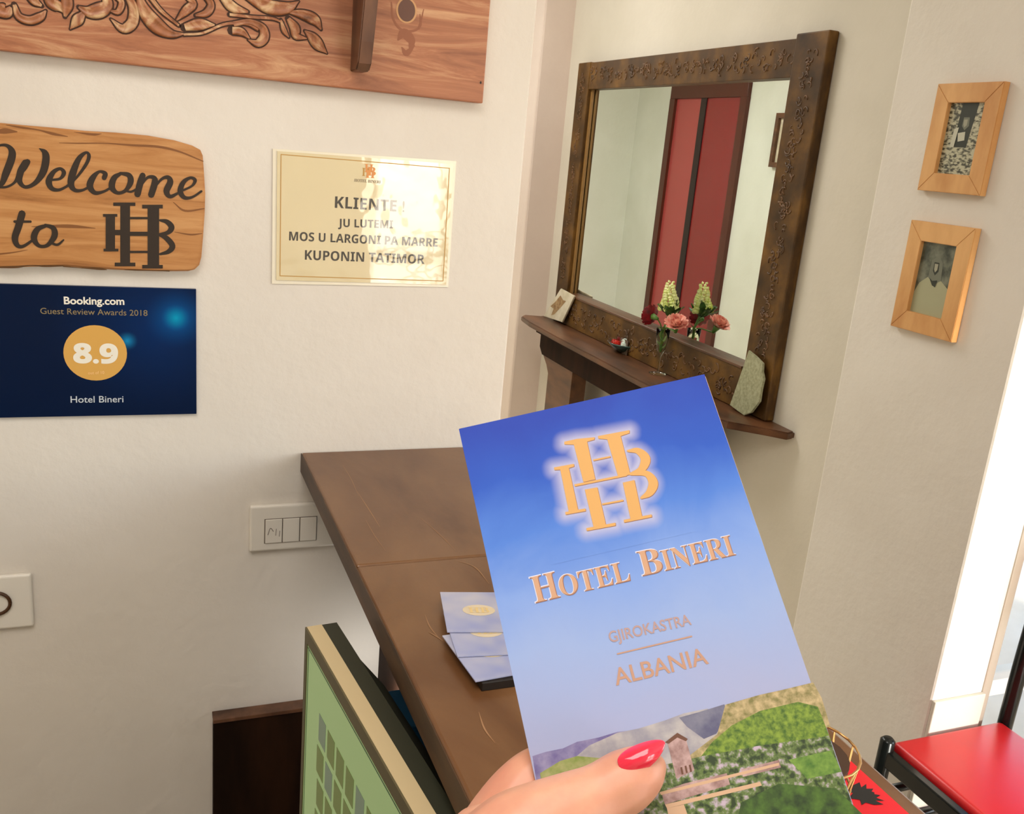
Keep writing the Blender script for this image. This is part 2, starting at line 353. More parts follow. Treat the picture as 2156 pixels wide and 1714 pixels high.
for li, (zf, pts, ws) in enumerate(leaves):
    sc_ = 3.985 if zf is z1 else 3.57
    W2 = [zf(*p) for p in pts]; ww = [w/sc_*mm for w in ws]
    Q = cr([(p[0], p[1], w) for p, w in zip(W2, ww)], 6); bm = bmesh.new(); rows = []; m_ = len(Q)
    for i, q in enumerate(Q):
        t = Vector((Q[min(i+1, m_-1)][0]-Q[max(i-1, 0)][0], Q[min(i+1, m_-1)][1]-Q[max(i-1, 0)][1])).normalized(); n = Vector((-t.y, t.x)); hw = max(q[2], .0006)/2
        rows.append([bm.verts.new((q[0]+n.x*hw*s, yb-h*min(hw, .012)-.0012*(abs(s) < .99), q[1]+n.y*hw*s)) for s, h in ((-1, -.02), (-.82, .42), (-.35, .30), (0, .12), (.4, .34), (.85, .45), (1, -.02))])
    for a, b in zip(rows, rows[1:]):
        for i in range(6): bm.faces.new((a[i], a[i+1], b[i+1], b[i]))
    own(shelf, bobj('carved_leaf', bm, M['leafwood'], smooth=True))
    g = stroke_geo(W2, [w+5.4*mm for w in ww]); own(shelf, put('carved_groove', g, wallfn(yb-.0006), M['groove']))
kx, kz = wp(856, 22, yb)
own(shelf, tag(put('knot_grain', merge(*[stroke_geo([wp(*q_, yb) for q_ in pts], [w_*mm for w_ in ws]) for pts, ws in (([(824, 5), (828, 40), (848, 64), (880, 60), (892, 20)], [3, 5, 6, 5, 2]), ([(838, 84), (850, 70), (866, 86), (862, 104)], [4, 22, 20, 3]), ([(846, 100), (856, 112), (872, 96)], [3, 14, 4]), ([(884, 30), (886, 50), (882, 62)], [2, 5, 2]))]), wallfn(yb-.0003), mat('knot_grain', (150, 92, 62), .6)), kind='stuff'))
own(shelf, put('wood_knot', poly_geo(ell(kx, kz, .0165, .0185)), wallfn(yb-.0004), M['knotring']))
own(shelf, put('wood_knot', poly_geo(ell(kx, kz, .0135, .016)), wallfn(yb-.0007), M['knot']))
kx, kz = wp(1012, 174, yb); own(shelf, put('nail_hole', poly_geo(ell(kx, kz, .0015, .0022, 10)), wallfn(yb-.0004), M['black']))

# --- welcome board
yw = YA-.016
def zw(p): return wp(p[0]/4.4917, 230+p[1]/4.4917, yw)
out = [(-330, 1300), (-350, 600), (-300, 250), (-200, 160), (0, 130), (200, 150), (500, 175), (800, 205), (1100, 222), (1400, 250), (1650, 295), (1820, 345), (1895, 385), (1918, 440), (1930, 600), (1942, 800), (1936, 1000), (1922, 1200), (1905, 1400), (1885, 1475), (1840, 1518), (1780, 1533), (1500, 1535), (1200, 1525), (900, 1510), (600, 1485), (300, 1492), (0, 1502), (-250, 1480)]
wb = thing('welcome_board', (0, YA, 1.46), 'live-edge olive wood board reading Welcome to above the hotel monogram', 'sign')
own(wb, prism('board', [zw(p) for p in out], lambda p, d: (p[0], d, p[1]), yw, YA, M['olive'], bev=.0025))
def Z(pts): return [zw(p) for p in pts]
def st(pts, ws): return stroke_geo(Z(pts), [w/4.4917*mm for w in ws])
T = 62; t = 22
wel = merge(
 st([(-70, 470), (-60, 380), (0, 342), (70, 345), (115, 400), (105, 480), (55, 610), (20, 700), (-30, 735)], [t, t, t, 34, 60, 66, 62, 44, 30]),
 st([(-30, 735), (60, 735), (140, 690), (190, 600), (225, 545), (262, 495)], [24, 22, 24, 50, 64, 50]),
 st([(240, 500), (195, 590), (185, 680), (240, 735), (330, 700), (405, 600), (435, 480), (425, 410), (375, 372)], [50, 60, 50, 34, 40, 62, 66, 56, 10]),
 st([(495, 668), (570, 655), (605, 600), (570, 562), (505, 595), (462, 680), (490, 748), (560, 762), (640, 725)], [t, 26, 40, 30, 40, 58, 46, 28, t]),
 st([(630, 730), (720, 650), (815, 520), (842, 440), (812, 410), (745, 470), (688, 610), (672, 710), (710, 765), (780, 765), (850, 730)], [t, t, 30, 34, 26, 46, 64, 60, 40, 26, t]),
 st([(985, 650), (995, 608), (940, 590), (880, 645), (850, 725), (895, 788), (975, 780), (1060, 735)], [44, 44, 26, 52, 62, 44, 26, t]),
 st([(1140, 608), (1080, 650), (1058, 735), (1110, 790), (1185, 770), (1235, 690), (1220, 625), (1140, 605)], [30, 52, 60, 36, 34, 56, 52, 28]),
 st([(1190, 770), (1240, 780), (1300, 750)], [t, t, t]), st([(1350, 625), (1325, 700), (1300, 805)], [56, 62, 60]),
 st([(1320, 740), (1390, 650), (1450, 645), (1465, 690), (1430, 810)], [t, 26, 46, 62, 60]),
 st([(1455, 745), (1530, 660), (1590, 645), (1610, 690), (1575, 775), (1610, 825), (1690, 790)], [t, 26, 44, 60, 60, 40, t]),
 st([(1735, 765), (1815, 725), (1845, 670), (1800, 648), (1735, 690), (1705, 775), (1745, 835), (1820, 830), (1905, 775)], [t, t, 36, 28, 44, 56, 42, 24, t]),
 st([(210, 985), (175, 1110), (142, 1215), (165, 1285), (220, 1295), (320, 1230)], [62, 62, 58, 46, 30, t]), st([(140, 1062), (290, 1062)], [26, 22]),
 st([(440, 1098), (355, 1135), (322, 1220), (370, 1290), (450, 1285), (515, 1200), (505, 1125), (430, 1095)], [30, 50, 58, 36, 36, 56, 50, 28]),
 st([(480, 1262), (545, 1280), (602, 1235)], [26, 24, 14]))
own(wb, put('lettering', wel, wallfn(yw-.0006), M['ink']))
stk = merge(st([(560, 318), (760, 322), (1000, 322), (1250, 340), (1500, 355), (1700, 402), (1920, 492)], [4, 12, 10, 20, 24, 18, 10]), st([(60, 150), (200, 172), (360, 195), (500, 232), (640, 258)], [6, 20, 12, 26, 6]),
 st([(0, 210), (60, 205), (160, 212)], [40, 50, 10]), st([(700, 215), (880, 238), (960, 232)], [3, 22, 4]), st([(1640, 880), (1750, 960), (1930, 940)], [6, 20, 12]), st([(1650, 1160), (1800, 1185), (1910, 1175)], [4, 18, 8]), st([(300, 1110), (640, 1105), (900, 1125)], [4, 34, 6]), st([(-20, 1370), (120, 1355), (260, 1330)], [18, 12, 3]))
own(wb, tag(put('grain_streak', stk, wallfn(yw-.0003), mat('dark_grain', (132, 82, 38), .5)), kind='stuff'))
brk = merge(st([(0, 1496), (160, 1492), (290, 1476), (420, 1484), (600, 1482)], [14, 22, 8, 18, 10]), st([(600, 1486), (760, 1500), (940, 1510), (1010, 1518)], [12, 8, 22, 6]), st([(1180, 1520), (1300, 1522), (1480, 1526), (1600, 1530)], [4, 12, 8, 12]))
own(wb, put('bark_edge', brk, wallfn(yw-.0004), mat('bark', (92, 58, 20), .7)))
def R4(a, b, c, d): return [(a, c), (b, c), (b, d), (a, d)]
hb = merge(poly_geo(*[Z(R4(*r)) for r in ((1138, 1230, 900, 1480), (1072, 1280, 882, 914), (1085, 1280, 1450, 1485), (1396, 1505, 915, 1500), (1345, 1540, 903, 938), (1345, 1540, 1472, 1506), (1225, 1400, 1018, 1040), (1225, 1400, 1158, 1198), (1225, 1400, 1338, 1360), (1000, 1088, 1005, 1330), (975, 1110, 990, 1016), (980, 1120, 1318, 1344), (1085, 1142, 1140, 1190))]),
 st([(1515, 1050), (1580, 1065), (1622, 1115), (1590, 1165), (1500, 1185)], [24, 50, 60, 44, 24]), st([(1500, 1185), (1570, 1215), (1630, 1290), (1595, 1345), (1515, 1370)], [24, 54, 60, 46, 24]))
own(wb, put('monogram', hb, wallfn(yw-.0006), M['ink']))

# --- laminated notice
nt_ = thing('laminated_notice', (.34, YA, 1.47), 'laminated cream notice with gold border reading KLIENTE JU LUTEMI MOS U LARGONI', 'sign')
yl = YA-.0035
lamf = [wp(*p) for p in ((574, 313), (960, 339), (943, 604), (572, 597))]
lm = mat('laminate', (226, 210, 168), .04); lm.node_tree.nodes['Principled BSDF'].inputs['Specular IOR Level'].default_value = 1.0; lm.node_tree.nodes['Principled BSDF'].inputs['Coat Weight'].default_value = 1.0; lm.node_tree.nodes['Principled BSDF'].inputs['Coat IOR'].default_value = 1.7
N = lm.node_tree.nodes; L = lm.node_tree.links
tc = N.new('ShaderNodeTexCoord'); nz = N.new('ShaderNodeTexNoise'); nz.inputs['Scale'].default_value = 16; nz.inputs['Detail'].default_value = 2
bp = N.new('ShaderNodeBump'); bp.inputs['Strength'].default_value = .5; bp.inputs['Distance'].default_value = .004
L.new(tc.outputs['Object'], nz.inputs[0]); L.new(nz.outputs[0], bp.inputs['Height']); L.new(bp.outputs[0], N['Principled BSDF'].inputs['Normal'])
edge = mat('clear_margin', (238, 230, 208), .15)
own(nt_, prism('clear_margin', lamf, lambda p, d: (p[0], d, p[1]), yl+.0015, YA-.0005, edge))
inn = [wp(*p) for p in ((583, 318), (953, 345), (938, 599), (581, 589))]
own(nt_, prism('paper', inn, lambda p, d: (p[0], d, p[1]), yl, yl+.0014, lm))
bd = [wp(*p) for p in ((591, 325), (945, 354), (931.5, 591), (589, 580))]
own(nt_, put('border_line', merge(*[stroke_geo([bd[i], bd[(i+1) % 4]], [.0013, .0013]) for i in range(4)]), wallfn(yl-.0003), M['gold']))
lb = lm.copy(); lb.name = 'laminated_black_ink'; lb.node_tree.nodes['Principled BSDF'].inputs['Base Color'].default_value = lin((22, 18, 12))
def wt(par, s, p0, p1, top, m, style, y, off=0):
    g = text_geo(s, wp(*p0), wp(*p1), wp(*top), style, off); own(par, put('lettering', g, wallfn(y), m))
wt(nt_, 'KLIENTE !', (704, 437), (850, 446), (705, 413), lb, 'sansb', yl-.0004)
wt(nt_, 'JU LUTEMI', (711, 477), (826, 480.5), (712, 460), lb, 'sansb', yl-.0004)
wt(nt_, 'MOS U LARGONI PA MARRE', (608, 505.5), (919.5, 519), (609, 487), lb, 'sansb', yl-.0004)
wt(nt_, 'KUPONIN TATIMOR', (641, 546), (892, 555), (643, 526), lb, 'sansb', yl-.0004)
wt(nt_, 'HOTEL BINERI', (745, 382), (800, 386), (745, 376), M['grey'], 'serif', yl-.0004)
wt(nt_, 'H', (766, 362), (785, 363), (766, 345), M['orange'], 'serif', yl-.0004); wt(nt_, 'H', (768, 374), (788, 375), (768, 358), M['orange'], 'serif', yl-.0005)
wt(nt_, 'B', (772, 369), (790, 370), (772, 351), M['orange'], 'serif', yl-.0006); wt(nt_, 'H', (761, 370), (776, 371), (761, 353), M['gold'], 'serif', yl-.0003)

# --- booking award placard
aw = thing('award_placard', (-.05, YA, 1.24), 'navy award placard with gold 8.9 circle, Guest Review Awards 2018', 'sign')
ya = YA-.006
am = mat('navy_print', (4, 26, 62), .3, Specular_IOR_Level=.15); N = am.node_tree.nodes; L = am.node_tree.links; B_ = N['Principled BSDF']
geo = N.new('ShaderNodeTexCoord')
def glow(cx, cz, r):
    mp = N.new('ShaderNodeMapping'); mp.vector_type = 'POINT'; mp.inputs['Location'].default_value = (-cx/r, 0, -cz/r); mp.inputs['Scale'].default_value = (1/r, 0, 1/r)
    gr = N.new('ShaderNodeTexGradient'); gr.gradient_type = 'SPHERICAL'; L.new(geo.outputs['Object'], mp.inputs[0]); L.new(mp.outputs[0], gr.inputs[0])
    pw = N.new('ShaderNodeMath'); pw.operation = 'POWER'; pw.inputs[1].default_value = 1.6; L.new(gr.outputs[1], pw.inputs[0]); return pw.outputs[0]
prev = None
for (px, py, r, col) in ((330, 690, .16, (2, 42, 96)), (372, 668, .05, (0, 88, 160)), (370, 668, .022, (0, 158, 196)), (268, 716, .016, (20, 140, 196))):
    cx, cz = wp(px, py); mx = N.new('ShaderNodeMix'); mx.data_type = 'RGBA'
    if prev is None: mx.inputs[6].default_value = lin((4, 24, 56))
    else: L.new(prev, mx.inputs[6])
    mx.inputs[7].default_value = lin(col); L.new(glow(cx, cz, r), mx.inputs[0]); prev = mx.outputs[2]
L.new(prev, B_.inputs['Base Color'])
ax1 = wp(413, 740)[0]; az0, az1 = 1.144, 1.3475
own(aw, box('panel', ax1-.286, ax1, ya, YA, az0, az1, am, bev=.0006))
c = wp(201.5, 741.5); own(aw, put('gold_disc', poly_geo(ell(c[0], c[1], .0445, .0435)), wallfn(ya-.0003), mat('gold_disc', (222, 170, 84), .45)))
wt(aw, 'Booking.com', (136, 638.5), (261.5, 640), (136, 623.5), M['white'], 'plain', ya-.0005, .025)
wt(aw, 'Guest Review Awards 2018', (86, 659), (310.5, 663.5), (86, 646.5), mat('dull_gold_ink', (150, 132, 92), .5), 'plain', ya-.0005)
wt(aw, '8.9', (157, 761), (247, 762), (157, 722), M['white'], 'sansb', ya-.0006, .03)
wt(aw, 'out of 10', (186, 786), (220, 785), (186, 780), mat('pale_gold_ink', (246, 208, 150), .5), 'plain', ya-.0006)
wt(aw, 'Hotel Bineri', (149.5, 845.5), (260, 844.5), (149.5, 832), mat('pale_grey_ink', (206, 214, 220), .5), 'plain', ya-.0005, .005)

# --- switch plate and socket
sw = thing('switch_plate', (.24, YA, .95), 'long white switch plate with three rockers, half behind the counter edge', 'switch')
sx0 = wp(524, 1110)[0]; sz1 = wp(527, 1062)[1]; sz0 = wp(519, 1158)[1]
own(sw, box('plate', sx0, sx0+.15, YA-.011, YA, sz0, sz1, M['plastic'], bev=.004, seg=3))
rx0 = wp(556, 1110)[0]; rz1 = wp(556, 1089)[1]; rz0 = wp(556, 1138)[1]
own(sw, box('recess', rx0-.001, rx0+.089, YA-.0114, YA-.010, rz0-.001, rz1+.001, M['plasticshade']))
for i in range(3): own(sw, box('rocker', rx0+.0008+i*.0295, rx0+.0287+i*.0295, YA-.0135, YA-.0112, rz0, rz1, M['plastic'], bev=.0008))
gl = merge(stroke_geo([(rx0+.005, rz0+.016), (rx0+.009, rz0+.028), (rx0+.014, rz0+.022)], [.0012]*3), stroke_geo([(rx0+.018, rz0+.014), (rx0+.019, rz0+.026)], [.001]*2), stroke_geo([(rx0+.024, rz0+.012), (rx0+.025, rz0+.022)], [.001]*2))
own(sw, put('printed_mark', gl, wallfn(YA-.0137), M['plasticshade']))
so = thing('wall_socket', (-.2, YA, .85), 'small white wall plate with a dark ring at the left edge below the placard', 'socket')
px1 = wp(70, 1260)[0]; pz1 = wp(70, 1203)[1]; pz0 = wp(66, 1314)[1]
own(so, box('plate', px1-.083, px1, YA-.010, YA, pz0, pz1, M['plastic'], bev=.004, seg=3))
cxp, czp = wp(-8, 1264); bm = bmesh.new()
tube_bm(bm, [(cxp+.021*math.cos(a*math.pi/12), YA-.0125, czp+.019*math.sin(a*math.pi/12)) for a in range(25)], .0028, 8, False)
own(so, bobj('ring', bm, mat('dark_ring', (70, 40, 14), .35), smooth=True))

# ------------------------------------------------------------------ counter
ZC = 1.07
ct = thing('reception_counter', (.44, .9, 0), 'dark brown wooden reception counter with overhanging seamed top', 'counter')
ys = 1.070
own(ct, box('counter_top', .249, .636, ys+.0006, YA-.001, ZC-.036, ZC, M['counter'], bev=.004, seg=3))
own(ct, box('counter_top', .249, .636, -.35, ys-.0006, ZC-.036, ZC, M['counter'], bev=.004, seg=3))
own(ct, box('edge_band', .2478, .2495, -.35, YA-.001, ZC-.035, ZC-.0015, M['counteredge'], bev=.0005))
def tp(x, y): v = at(x, y, 2, ZC); return (v.x, v.y)
scr = merge(*[stroke_geo([tp(*a) for a in pts], [w_*.0008 for w_ in ws]) for pts, ws in (([(722, 980), (740, 1010), (755, 1045)], [.3, 1, .3]), ([(752, 1035), (778, 1075), (800, 1110)], [.5, 1.6, .4]), ([(770, 1095), (790, 1130), (812, 1160)], [.4, 1, .3]), ([(885, 1090), (925, 1125), (960, 1160)], [.3, 1.2, .3]), ([(895, 1295), (905, 1320), (925, 1345)], [.4, 2.0, .5]), ([(900, 1330), (918, 1340), (932, 1350)], [.5, 2.6, .5]), ([(1008, 1500), (1020, 1535), (1042, 1565)], [.4, 2.2, .4]), ([(960, 1180), (1000, 1195), (1030, 1230)], [.4, 2.0, .4]))])
own(ct, tag(put('scratch', scr, lambda p: (p[0], p[1], ZC+.00025+p[2]*.00003), mat('light_scratch', (162, 122, 86), .5)), kind='stuff'))
own(ct, box('side_panel', .405, .43, -.33, YA-.001, 0, ZC-.036, M['darkwood']))
own(ct, box('front_panel', .56, .585, -.33, YA-.001, 0, ZC-.036, M['darkwood']))
own(ct, box('inner_shelf', .27, .405, .2, 1.36, .66, .68, M['darkwood']))
own(ct, box('inner_shelf', .27, .405, .2, 1.36, .40, .42, M['darkwood']))

# lower dark board against the wall, and desk
dkp = thing('dark_wood_board', (.26, 1.49, 0), 'dark wooden board standing low against the white wall behind the monitor', 'board')
bt = wp(450, 1518, 1.49)
own(dkp, box('board', bt[0], .405, 1.494, 1.5185, 0, bt[1]-.007, M['darkwood'], bev=.001)); own(dkp, box('top_edge', bt[0]-.001, .406, 1.490, 1.5185, bt[1]-.0065, bt[1]+.001, M['bracket'], bev=.001))

# monitor: local frame with origin at far top corner of the screen
ZM = 1.022
p_far = at(645, 1320, 2, ZM); p_near = at(872, 1714, 2, ZM)
dirv = (at(850, 1678, 2, ZM)-p_far); dirv.z = 0; dirv.normalize(); nrm = Vector((dirv.y, -dirv.x, 0))   # dirv towards camera, nrm out of the screen
if nrm.x > 0: nrm = -nrm
def mp3(a, d, z): return tuple(p_far+dirv*a-nrm*d+Vector((0, 0, z)))        # a along width, d depth backwards, z from top
Wm, Hm = .41, .325
dsk = thing('desk', (.0, .5, 0), 'low desk under the computer monitor', 'desk')
own(dsk, box('desk_top', -.75, .26, .0, .97, .655, .685, M['darkwood'], bev=.003))
for (lx, ly) in ((-.72, .03), (.2, .03), (-.72, .91), (.2, .91)): own(dsk, box('leg', lx, lx+.04, ly, ly+.04, 0, .655, M['darkwood']))
mon = thing('computer_monitor', tuple(p_far+dirv*.2+Vector((0, 0, -.365))), 'beige edged computer monitor seen from the side with a green screen of picture tiles', 'monitor')
def mbox(name, a0, a1, d0, d1, z0, z1, m, d2=None, a_in=0, zin=0):
    """box in monitor frame; back face at d1 may be inset"""
    v = [mp3(a0, d0, z0), mp3(a1, d0, z0), mp3(a1, d0, z1), mp3(a0, d0, z1), mp3(a0+a_in, d1, z0+zin), mp3(a1-a_in, d1, z0+zin), mp3(a1-a_in, d1, z1-zin), mp3(a0+a_in, d1, z1-zin)]
    o = mobj(name, v, [(0, 1, 2, 3), (7, 6, 5, 4), (0, 4, 5, 1), (1, 5, 6, 2), (2, 6, 7, 3), (3, 7, 4, 0)], m); own(mon, o); return o
mbox('bezel', 0, Wm, .0006, .019, -Hm, 0, M['beige'])
b1 = .017
for r in ((0, Wm, -b1, 0), (0, Wm, -Hm, -Hm+.03), (0, b1*.55, -Hm+.03, -b1), (Wm-b1, Wm, -Hm+.03, -b1)): mbox('bezel_front', r[0], r[1], -.0015, .0004, r[2], r[3], M['bezelfront'])
mbox('screen', b1*.55, Wm-b1, -.0002, .0005, -Hm+.03, -b1, M['screen'])
mbox('screen_line', b1*.55+.002, Wm-b1-.002, -.0006, -.0003, -b1-.0055, -b1-.0040, M['screenline']); mbox('screen_line', b1*.55+.0045, b1*.55+.006, -.0006, -.0003, -Hm+.034, -b1-.003, M['screenline'])
sp = bpy.data.objects.new  # noqa
for i in range(9):
    for j in range(4):
        a0 = .066+i*.034-(j % 2)*.004; zz = -.078-j*.045
        if a0+.026 > Wm-.03: continue
        mbox('screen_tile', a0, a0+.026, -.0007, -.0003, zz-.036, zz, M['screentile'] if (i*3+j*5) % 4 else M['screentile2'])
mbox('case', .0, Wm, .019, .038, -Hm, -.0005, M['olivecase'], a_in=.0, zin=.0)
mbox('case', .07, Wm-.07, .038, .065, -Hm+.03, -.004, M['olivecase'], a_in=.03, zin=.03)
own(mon, box('stand', p_far.x+.035, p_far.x+.075, p_far.y-.26, p_far.y-.14, .70, ZM-Hm+.05, M['olivecase']))
own(mon, box('stand_base', p_far.x-.05, p_far.x+.11, p_far.y-.32, p_far.y-.08, .685, .70, M['olivecase'], bev=.003))
tl = at(852, 1512, 0, .37)
tag(box('teal_box', .33, .395, tl.y-.05, tl.y+.05, .68, tl.z+.02, M['teal'], bev=.003), 'small teal box in the dark space under the counter', 'box')

# ------------------------------------------------------------------ leaflets on the counter
gp = mat('leaflet_gold', (232, 204, 142), .35)
blue_leaf = mat('leaflet_blue', (172, 178, 206), .18); noisy(blue_leaf, (150, 160, 206), (196, 194, 204), 14, (1, 1, 1), 2)
shade_slab = tag(box('leaflet_shade_slab', (.312), .44, .764, .858, ZC, ZC+.010, M['shadeblack'], bev=.001), 'thin black slab added as the shadow under the fanned blue leaflets on the counter', 'shade_slab')  # black slab added for the dark shadow line under the leaflets
def flat_leaflet(c00, dx, dy, z, th, lab):
    """c00 near-left corner, dx width vector dir, lengths"""
    w, l, ang = dx, dy, th
    t_ = thing('leaflet', (c00[0], c00[1], z), lab, 'leaflet', 'fanned leaflets on the counter'); t_.rotation_euler = (0, 0, ang)
    bm = bmesh.new(); box_bm(bm, 0, w, 0, l, 0, .0012); bobj('sheet', bm, blue_leaf, t_)
    V = poly_geo(ell(w*.42, l*.52, .019, .013, 20)); mobj('gold_halo', [(p[0], p[1], .0014) for p in V[0]], V[1], mat('leaflet_halo', (222, 206, 176), .3), t_)
    g = text_geo('HB', (w*.42-.012, l*.52-.006), (w*.42+.012, l*.52-.006), (w*.42-.012, l*.52+.006), 'serif'); mobj('gold_print', [(p[0], p[1], .0017) for p in g[0]], g[1], gp, t_)
    V = poly_geo(R4(w-.018, w-.004, .006, l-.01)); mobj('gold_strip', [(p[0], p[1], .0015) for p in V[0]], V[1], gp, t_)
    return t_
flat_leaflet((.3055, .766), .098, .094, ZC+.0105, math.radians(4), 'pale blue leaflet nearest the camera, lowest of the fan on the counter')
flat_leaflet((.301, .812), .098, .094, ZC+.0125, math.radians(-8), 'pale blue leaflet in the middle of the fan on the counter')
flat_leaflet((.3045, .860), .098, .093, ZC+.0145, math.radians(-12), 'pale blue leaflet on top of the fan, farthest from the camera')

# flag card and brass basket on the counter
fl = thing('paper_flag', (.55, .45, ZC), 'red paper flag with a black two-headed eagle lying at the counter edge', 'flag')
own(fl, box('sheet', .455, .6165, .30, .575, ZC+.0006, ZC+.0016, mat('flag_red', (232, 20, 36), .4)))
ec = at(1829, 1672, 2, ZC+.0016)
eag = [(-.030, .0), (-.034, .020), (-.020, .012), (-.026, .030), (-.014, .020), (-.010, .034), (-.004, .024), (.0, .028), (.004, .024), (.010, .034), (.014, .020), (.026, .030), (.020, .012), (.034, .020), (.030, .0), (.020, -.012), (.024, -.026), (.010, -.018), (.0, -.038), (-.010, -.018), (-.024, -.026), (-.020, -.012)]
eg = tri2([(ec.x-.006+y_*.45, ec.y+x_*.45) for x_, y_ in eag]); own(fl, put('eagle', eg, lambda p: (p[0], p[1], ZC+.0020), M['black']))
bk = at(1688, 1650, 2, ZC+.05); bkc = Vector((bk.x, bk.y, ZC))
bt_ = thing('wire_basket', tuple(bkc), 'brass wire basket with dark lining half hidden behind the held leaflet', 'basket')
def ring_pts(r, z, n=24): return [(bkc.x+r*math.cos(2*math.pi*k/n), bkc.y+r*math.sin(2*math.pi*k/n), z) for k in range(n+1)]
RB, RT, HB = .030, .040, .085
for zf in (.004, .35, .68, 1.0):
    own(bt_, tube('wire_ring', ring_pts(RB+(RT-RB)*zf, ZC+HB*zf), .0011, M['wire'], seg=6))
for k in range(12):
    a = 2*math.pi*k/12; b = a+.35
    own(bt_, tube('wire', [(bkc.x+RB*math.cos(a), bkc.y+RB*math.sin(a), ZC+.002), (bkc.x+RT*math.cos(b), bkc.y+RT*math.sin(b), ZC+HB)], .0010, M['wire'], seg=6))
bm = bmesh.new(); lathe_bm(bm, [(0, .002), (RB-.004, .002), (RT-.007, HB*.93), (0, HB*.93)], bkc, 20); own(bt_, bobj('lining', bm, M['wicker'], smooth=False))

# ------------------------------------------------------------------ console and mirror (drawn at x = 1.4, placed at x = 1.7)
def uprism(name, poly, lo, hi, axis, m, bev=0):
    """poly in the two other axes, in unit frame"""
    if axis == 'z': f = lambda p, d: U(p[0], p[1], d)
    elif axis == 'x': f = lambda p, d: U(d, p[0], p[1])
    else: f = lambda p, d: U(p[0], d, p[1])
    return prism(name, poly, f, lo, hi, m, bev=bev)
cn = thing('console_table', U(1.33, 2.36, 1.03-.57-.7476), 'dark brown console table with long shelf-like top under the mirror', 'table')
cn.location.z = 0
own(cn, uprism('table_top', [(1.399, 1.655), (1.375, 1.648), (1.335, 1.69), (1.275, 1.745), (1.252, 1.80), (1.248, 2.0), (1.246, 2.7), (1.250, 2.93), (1.262, 3.03), (1.285, 3.058), (1.34, 3.04), (1.399, 3.06)], 1.012, 1.03, 'z', M['console'], .004))
own(cn, uprism('moulding', [(1.399, 1.80), (1.275, 1.80), (1.265, 2.35), (1.268, 2.90), (1.399, 2.90)], 1.0, 1.012, 'z', M['darkwood']))
own(cn, uprism('apron', [(1.835, 1.0), (1.835, .945), (1.875, .932), (2.85, .932), (2.875, .955), (2.875, 1.0)], 1.276, 1.29, 'x', M['darkwood']))
for y0, y1, s in ((2.60, 2.79, 1), (1.93, 2.12, -1)):
    yo = y1 if s == 1 else y0
    pl = [(y0, .932), (y1, .932), (y1, .29), (y0, .29)]
    own(cn, uprism('leg', [(y0, .935), (yo+s*.06 if s == 1 else y0-.06, .935), (yo+s*.02, .905), (yo, .88), (yo, .2825), (y0 if s == 1 else y1, .2825), (y0 if s == 1 else y1, .90)] if s == 1 else [(y1, .935), (y0-.06, .935), (y0-.02, .905), (y0, .88), (y0, .2825), (y1, .2825), (y1, .90)], 1.278, 1.33, 'x', M['console'], .002))
own(cn, uprism('stretcher', [(1.98, .40), (2.75, .40), (2.75, .36), (1.98, .36)], 1.31, 1.33, 'x', M['console']))
XF = 1.372
mr = thing('wall_mirror_frame', U(1.4, 2.36, 1.035), 'large mirror in a carved dark brown wooden frame standing on the console', 'mirror')
oy0, oy1, oz1 = 1.265*XF, 2.185*XF, 1.6+.2165*XF
iy0, iy1, iz1, iz0 = 1.347*XF, 2.118*XF, 1.6+.1545*XF, 1.6-.338*XF
def ub(name, x0, x1, y0, y1, z0, z1, m, bev=.0015):
    a, b = U(x0, y0, z0), U(x1, y1, z1); return box(name, a[0], b[0], a[1], b[1], a[2], b[2], m, bev=bev)
own(mr, ub('stile', XF, 1.399, oy0, iy0, 1.031, oz1+.008, M['frame'], .004)); own(mr, ub('stile', XF, 1.399, iy1, oy1, 1.031, oz1, M['frame'], .003))
own(mr, ub('top_rail', XF+.002, 1.399, iy0, iy1, iz1, oz1-.002, M['frame'], .002)); own(mr, ub('bottom_rail', XF-.004, 1.399, iy0, iy1, 1.031, iz0, M['frame'], .002))
own(mr, ub('gilt_bead', XF+.012, XF+.02, iy1-.012, iy1, iz0, iz1, M['bead'], .001))
own(mr, ub('ledge', XF-.007, 1.399, iy0, iy1, iz0-.004, iz0+.002, M['console'], .001))
gl = ub('mirror_glass', 1.394, 1.3955, iy0-.01, iy1+.01, iz0-.01, iz1+.01, M['mirror'], 0); own(mr, gl)
def scroll_row(x, ya_, yb_, zc, amp, n, vertical=False):
    bm = bmesh.new(); rg = random.Random(int(zc*1000)+n)
    for i in range(n):
        c0 = ya_+(yb_-ya_)*(i+.5)/n; sgn = 1 if i % 2 else -1; st_ = (yb_-ya_)/n
        for q in range(9):
            pts = []; ph = rg.uniform(0, 6.28); am = amp*rg.uniform(.28, .5); vo = zc+rg.uniform(-.8, .8)*amp; uo = c0+rg.uniform(-.6, .6)*st_
            for k in range(9):
                a = ph+sgn*k/8*3.9; rr = am*(1-k/10.5)
                uu = uo+rr*math.cos(a); vv = vo+rr*math.sin(a)
                pts.append(U(x, vv, uu) if vertical else U(x, uu, vv))
            tube_bm(bm, pts, [(.0030*(1-.6*k/8)) for k in range(9)], 5)
    return bm
own(mr, bobj('carved_relief', scroll_row(XF+.002, iy0+.01, iy1-.01, (iz1+oz1)/2, .026, 15), M['relief'], smooth=True))
own(mr, bobj('carved_relief', scroll_row(XF-.004, iy0+.01, iy1-.01, (1.03+iz0-.006)/2, .034, 13), M['relief'], smooth=True))
own(mr, bobj('carved_relief', scroll_row(XF, 1.18, iz1+.05, (oy0+iy0)/2, .024, 14, True), M['relief'], smooth=True))
own(mr, bobj('carved_relief', scroll_row(XF, 1.18, iz1+.05, (oy1+iy1)/2, .018, 14, True), M['relief'], smooth=True))

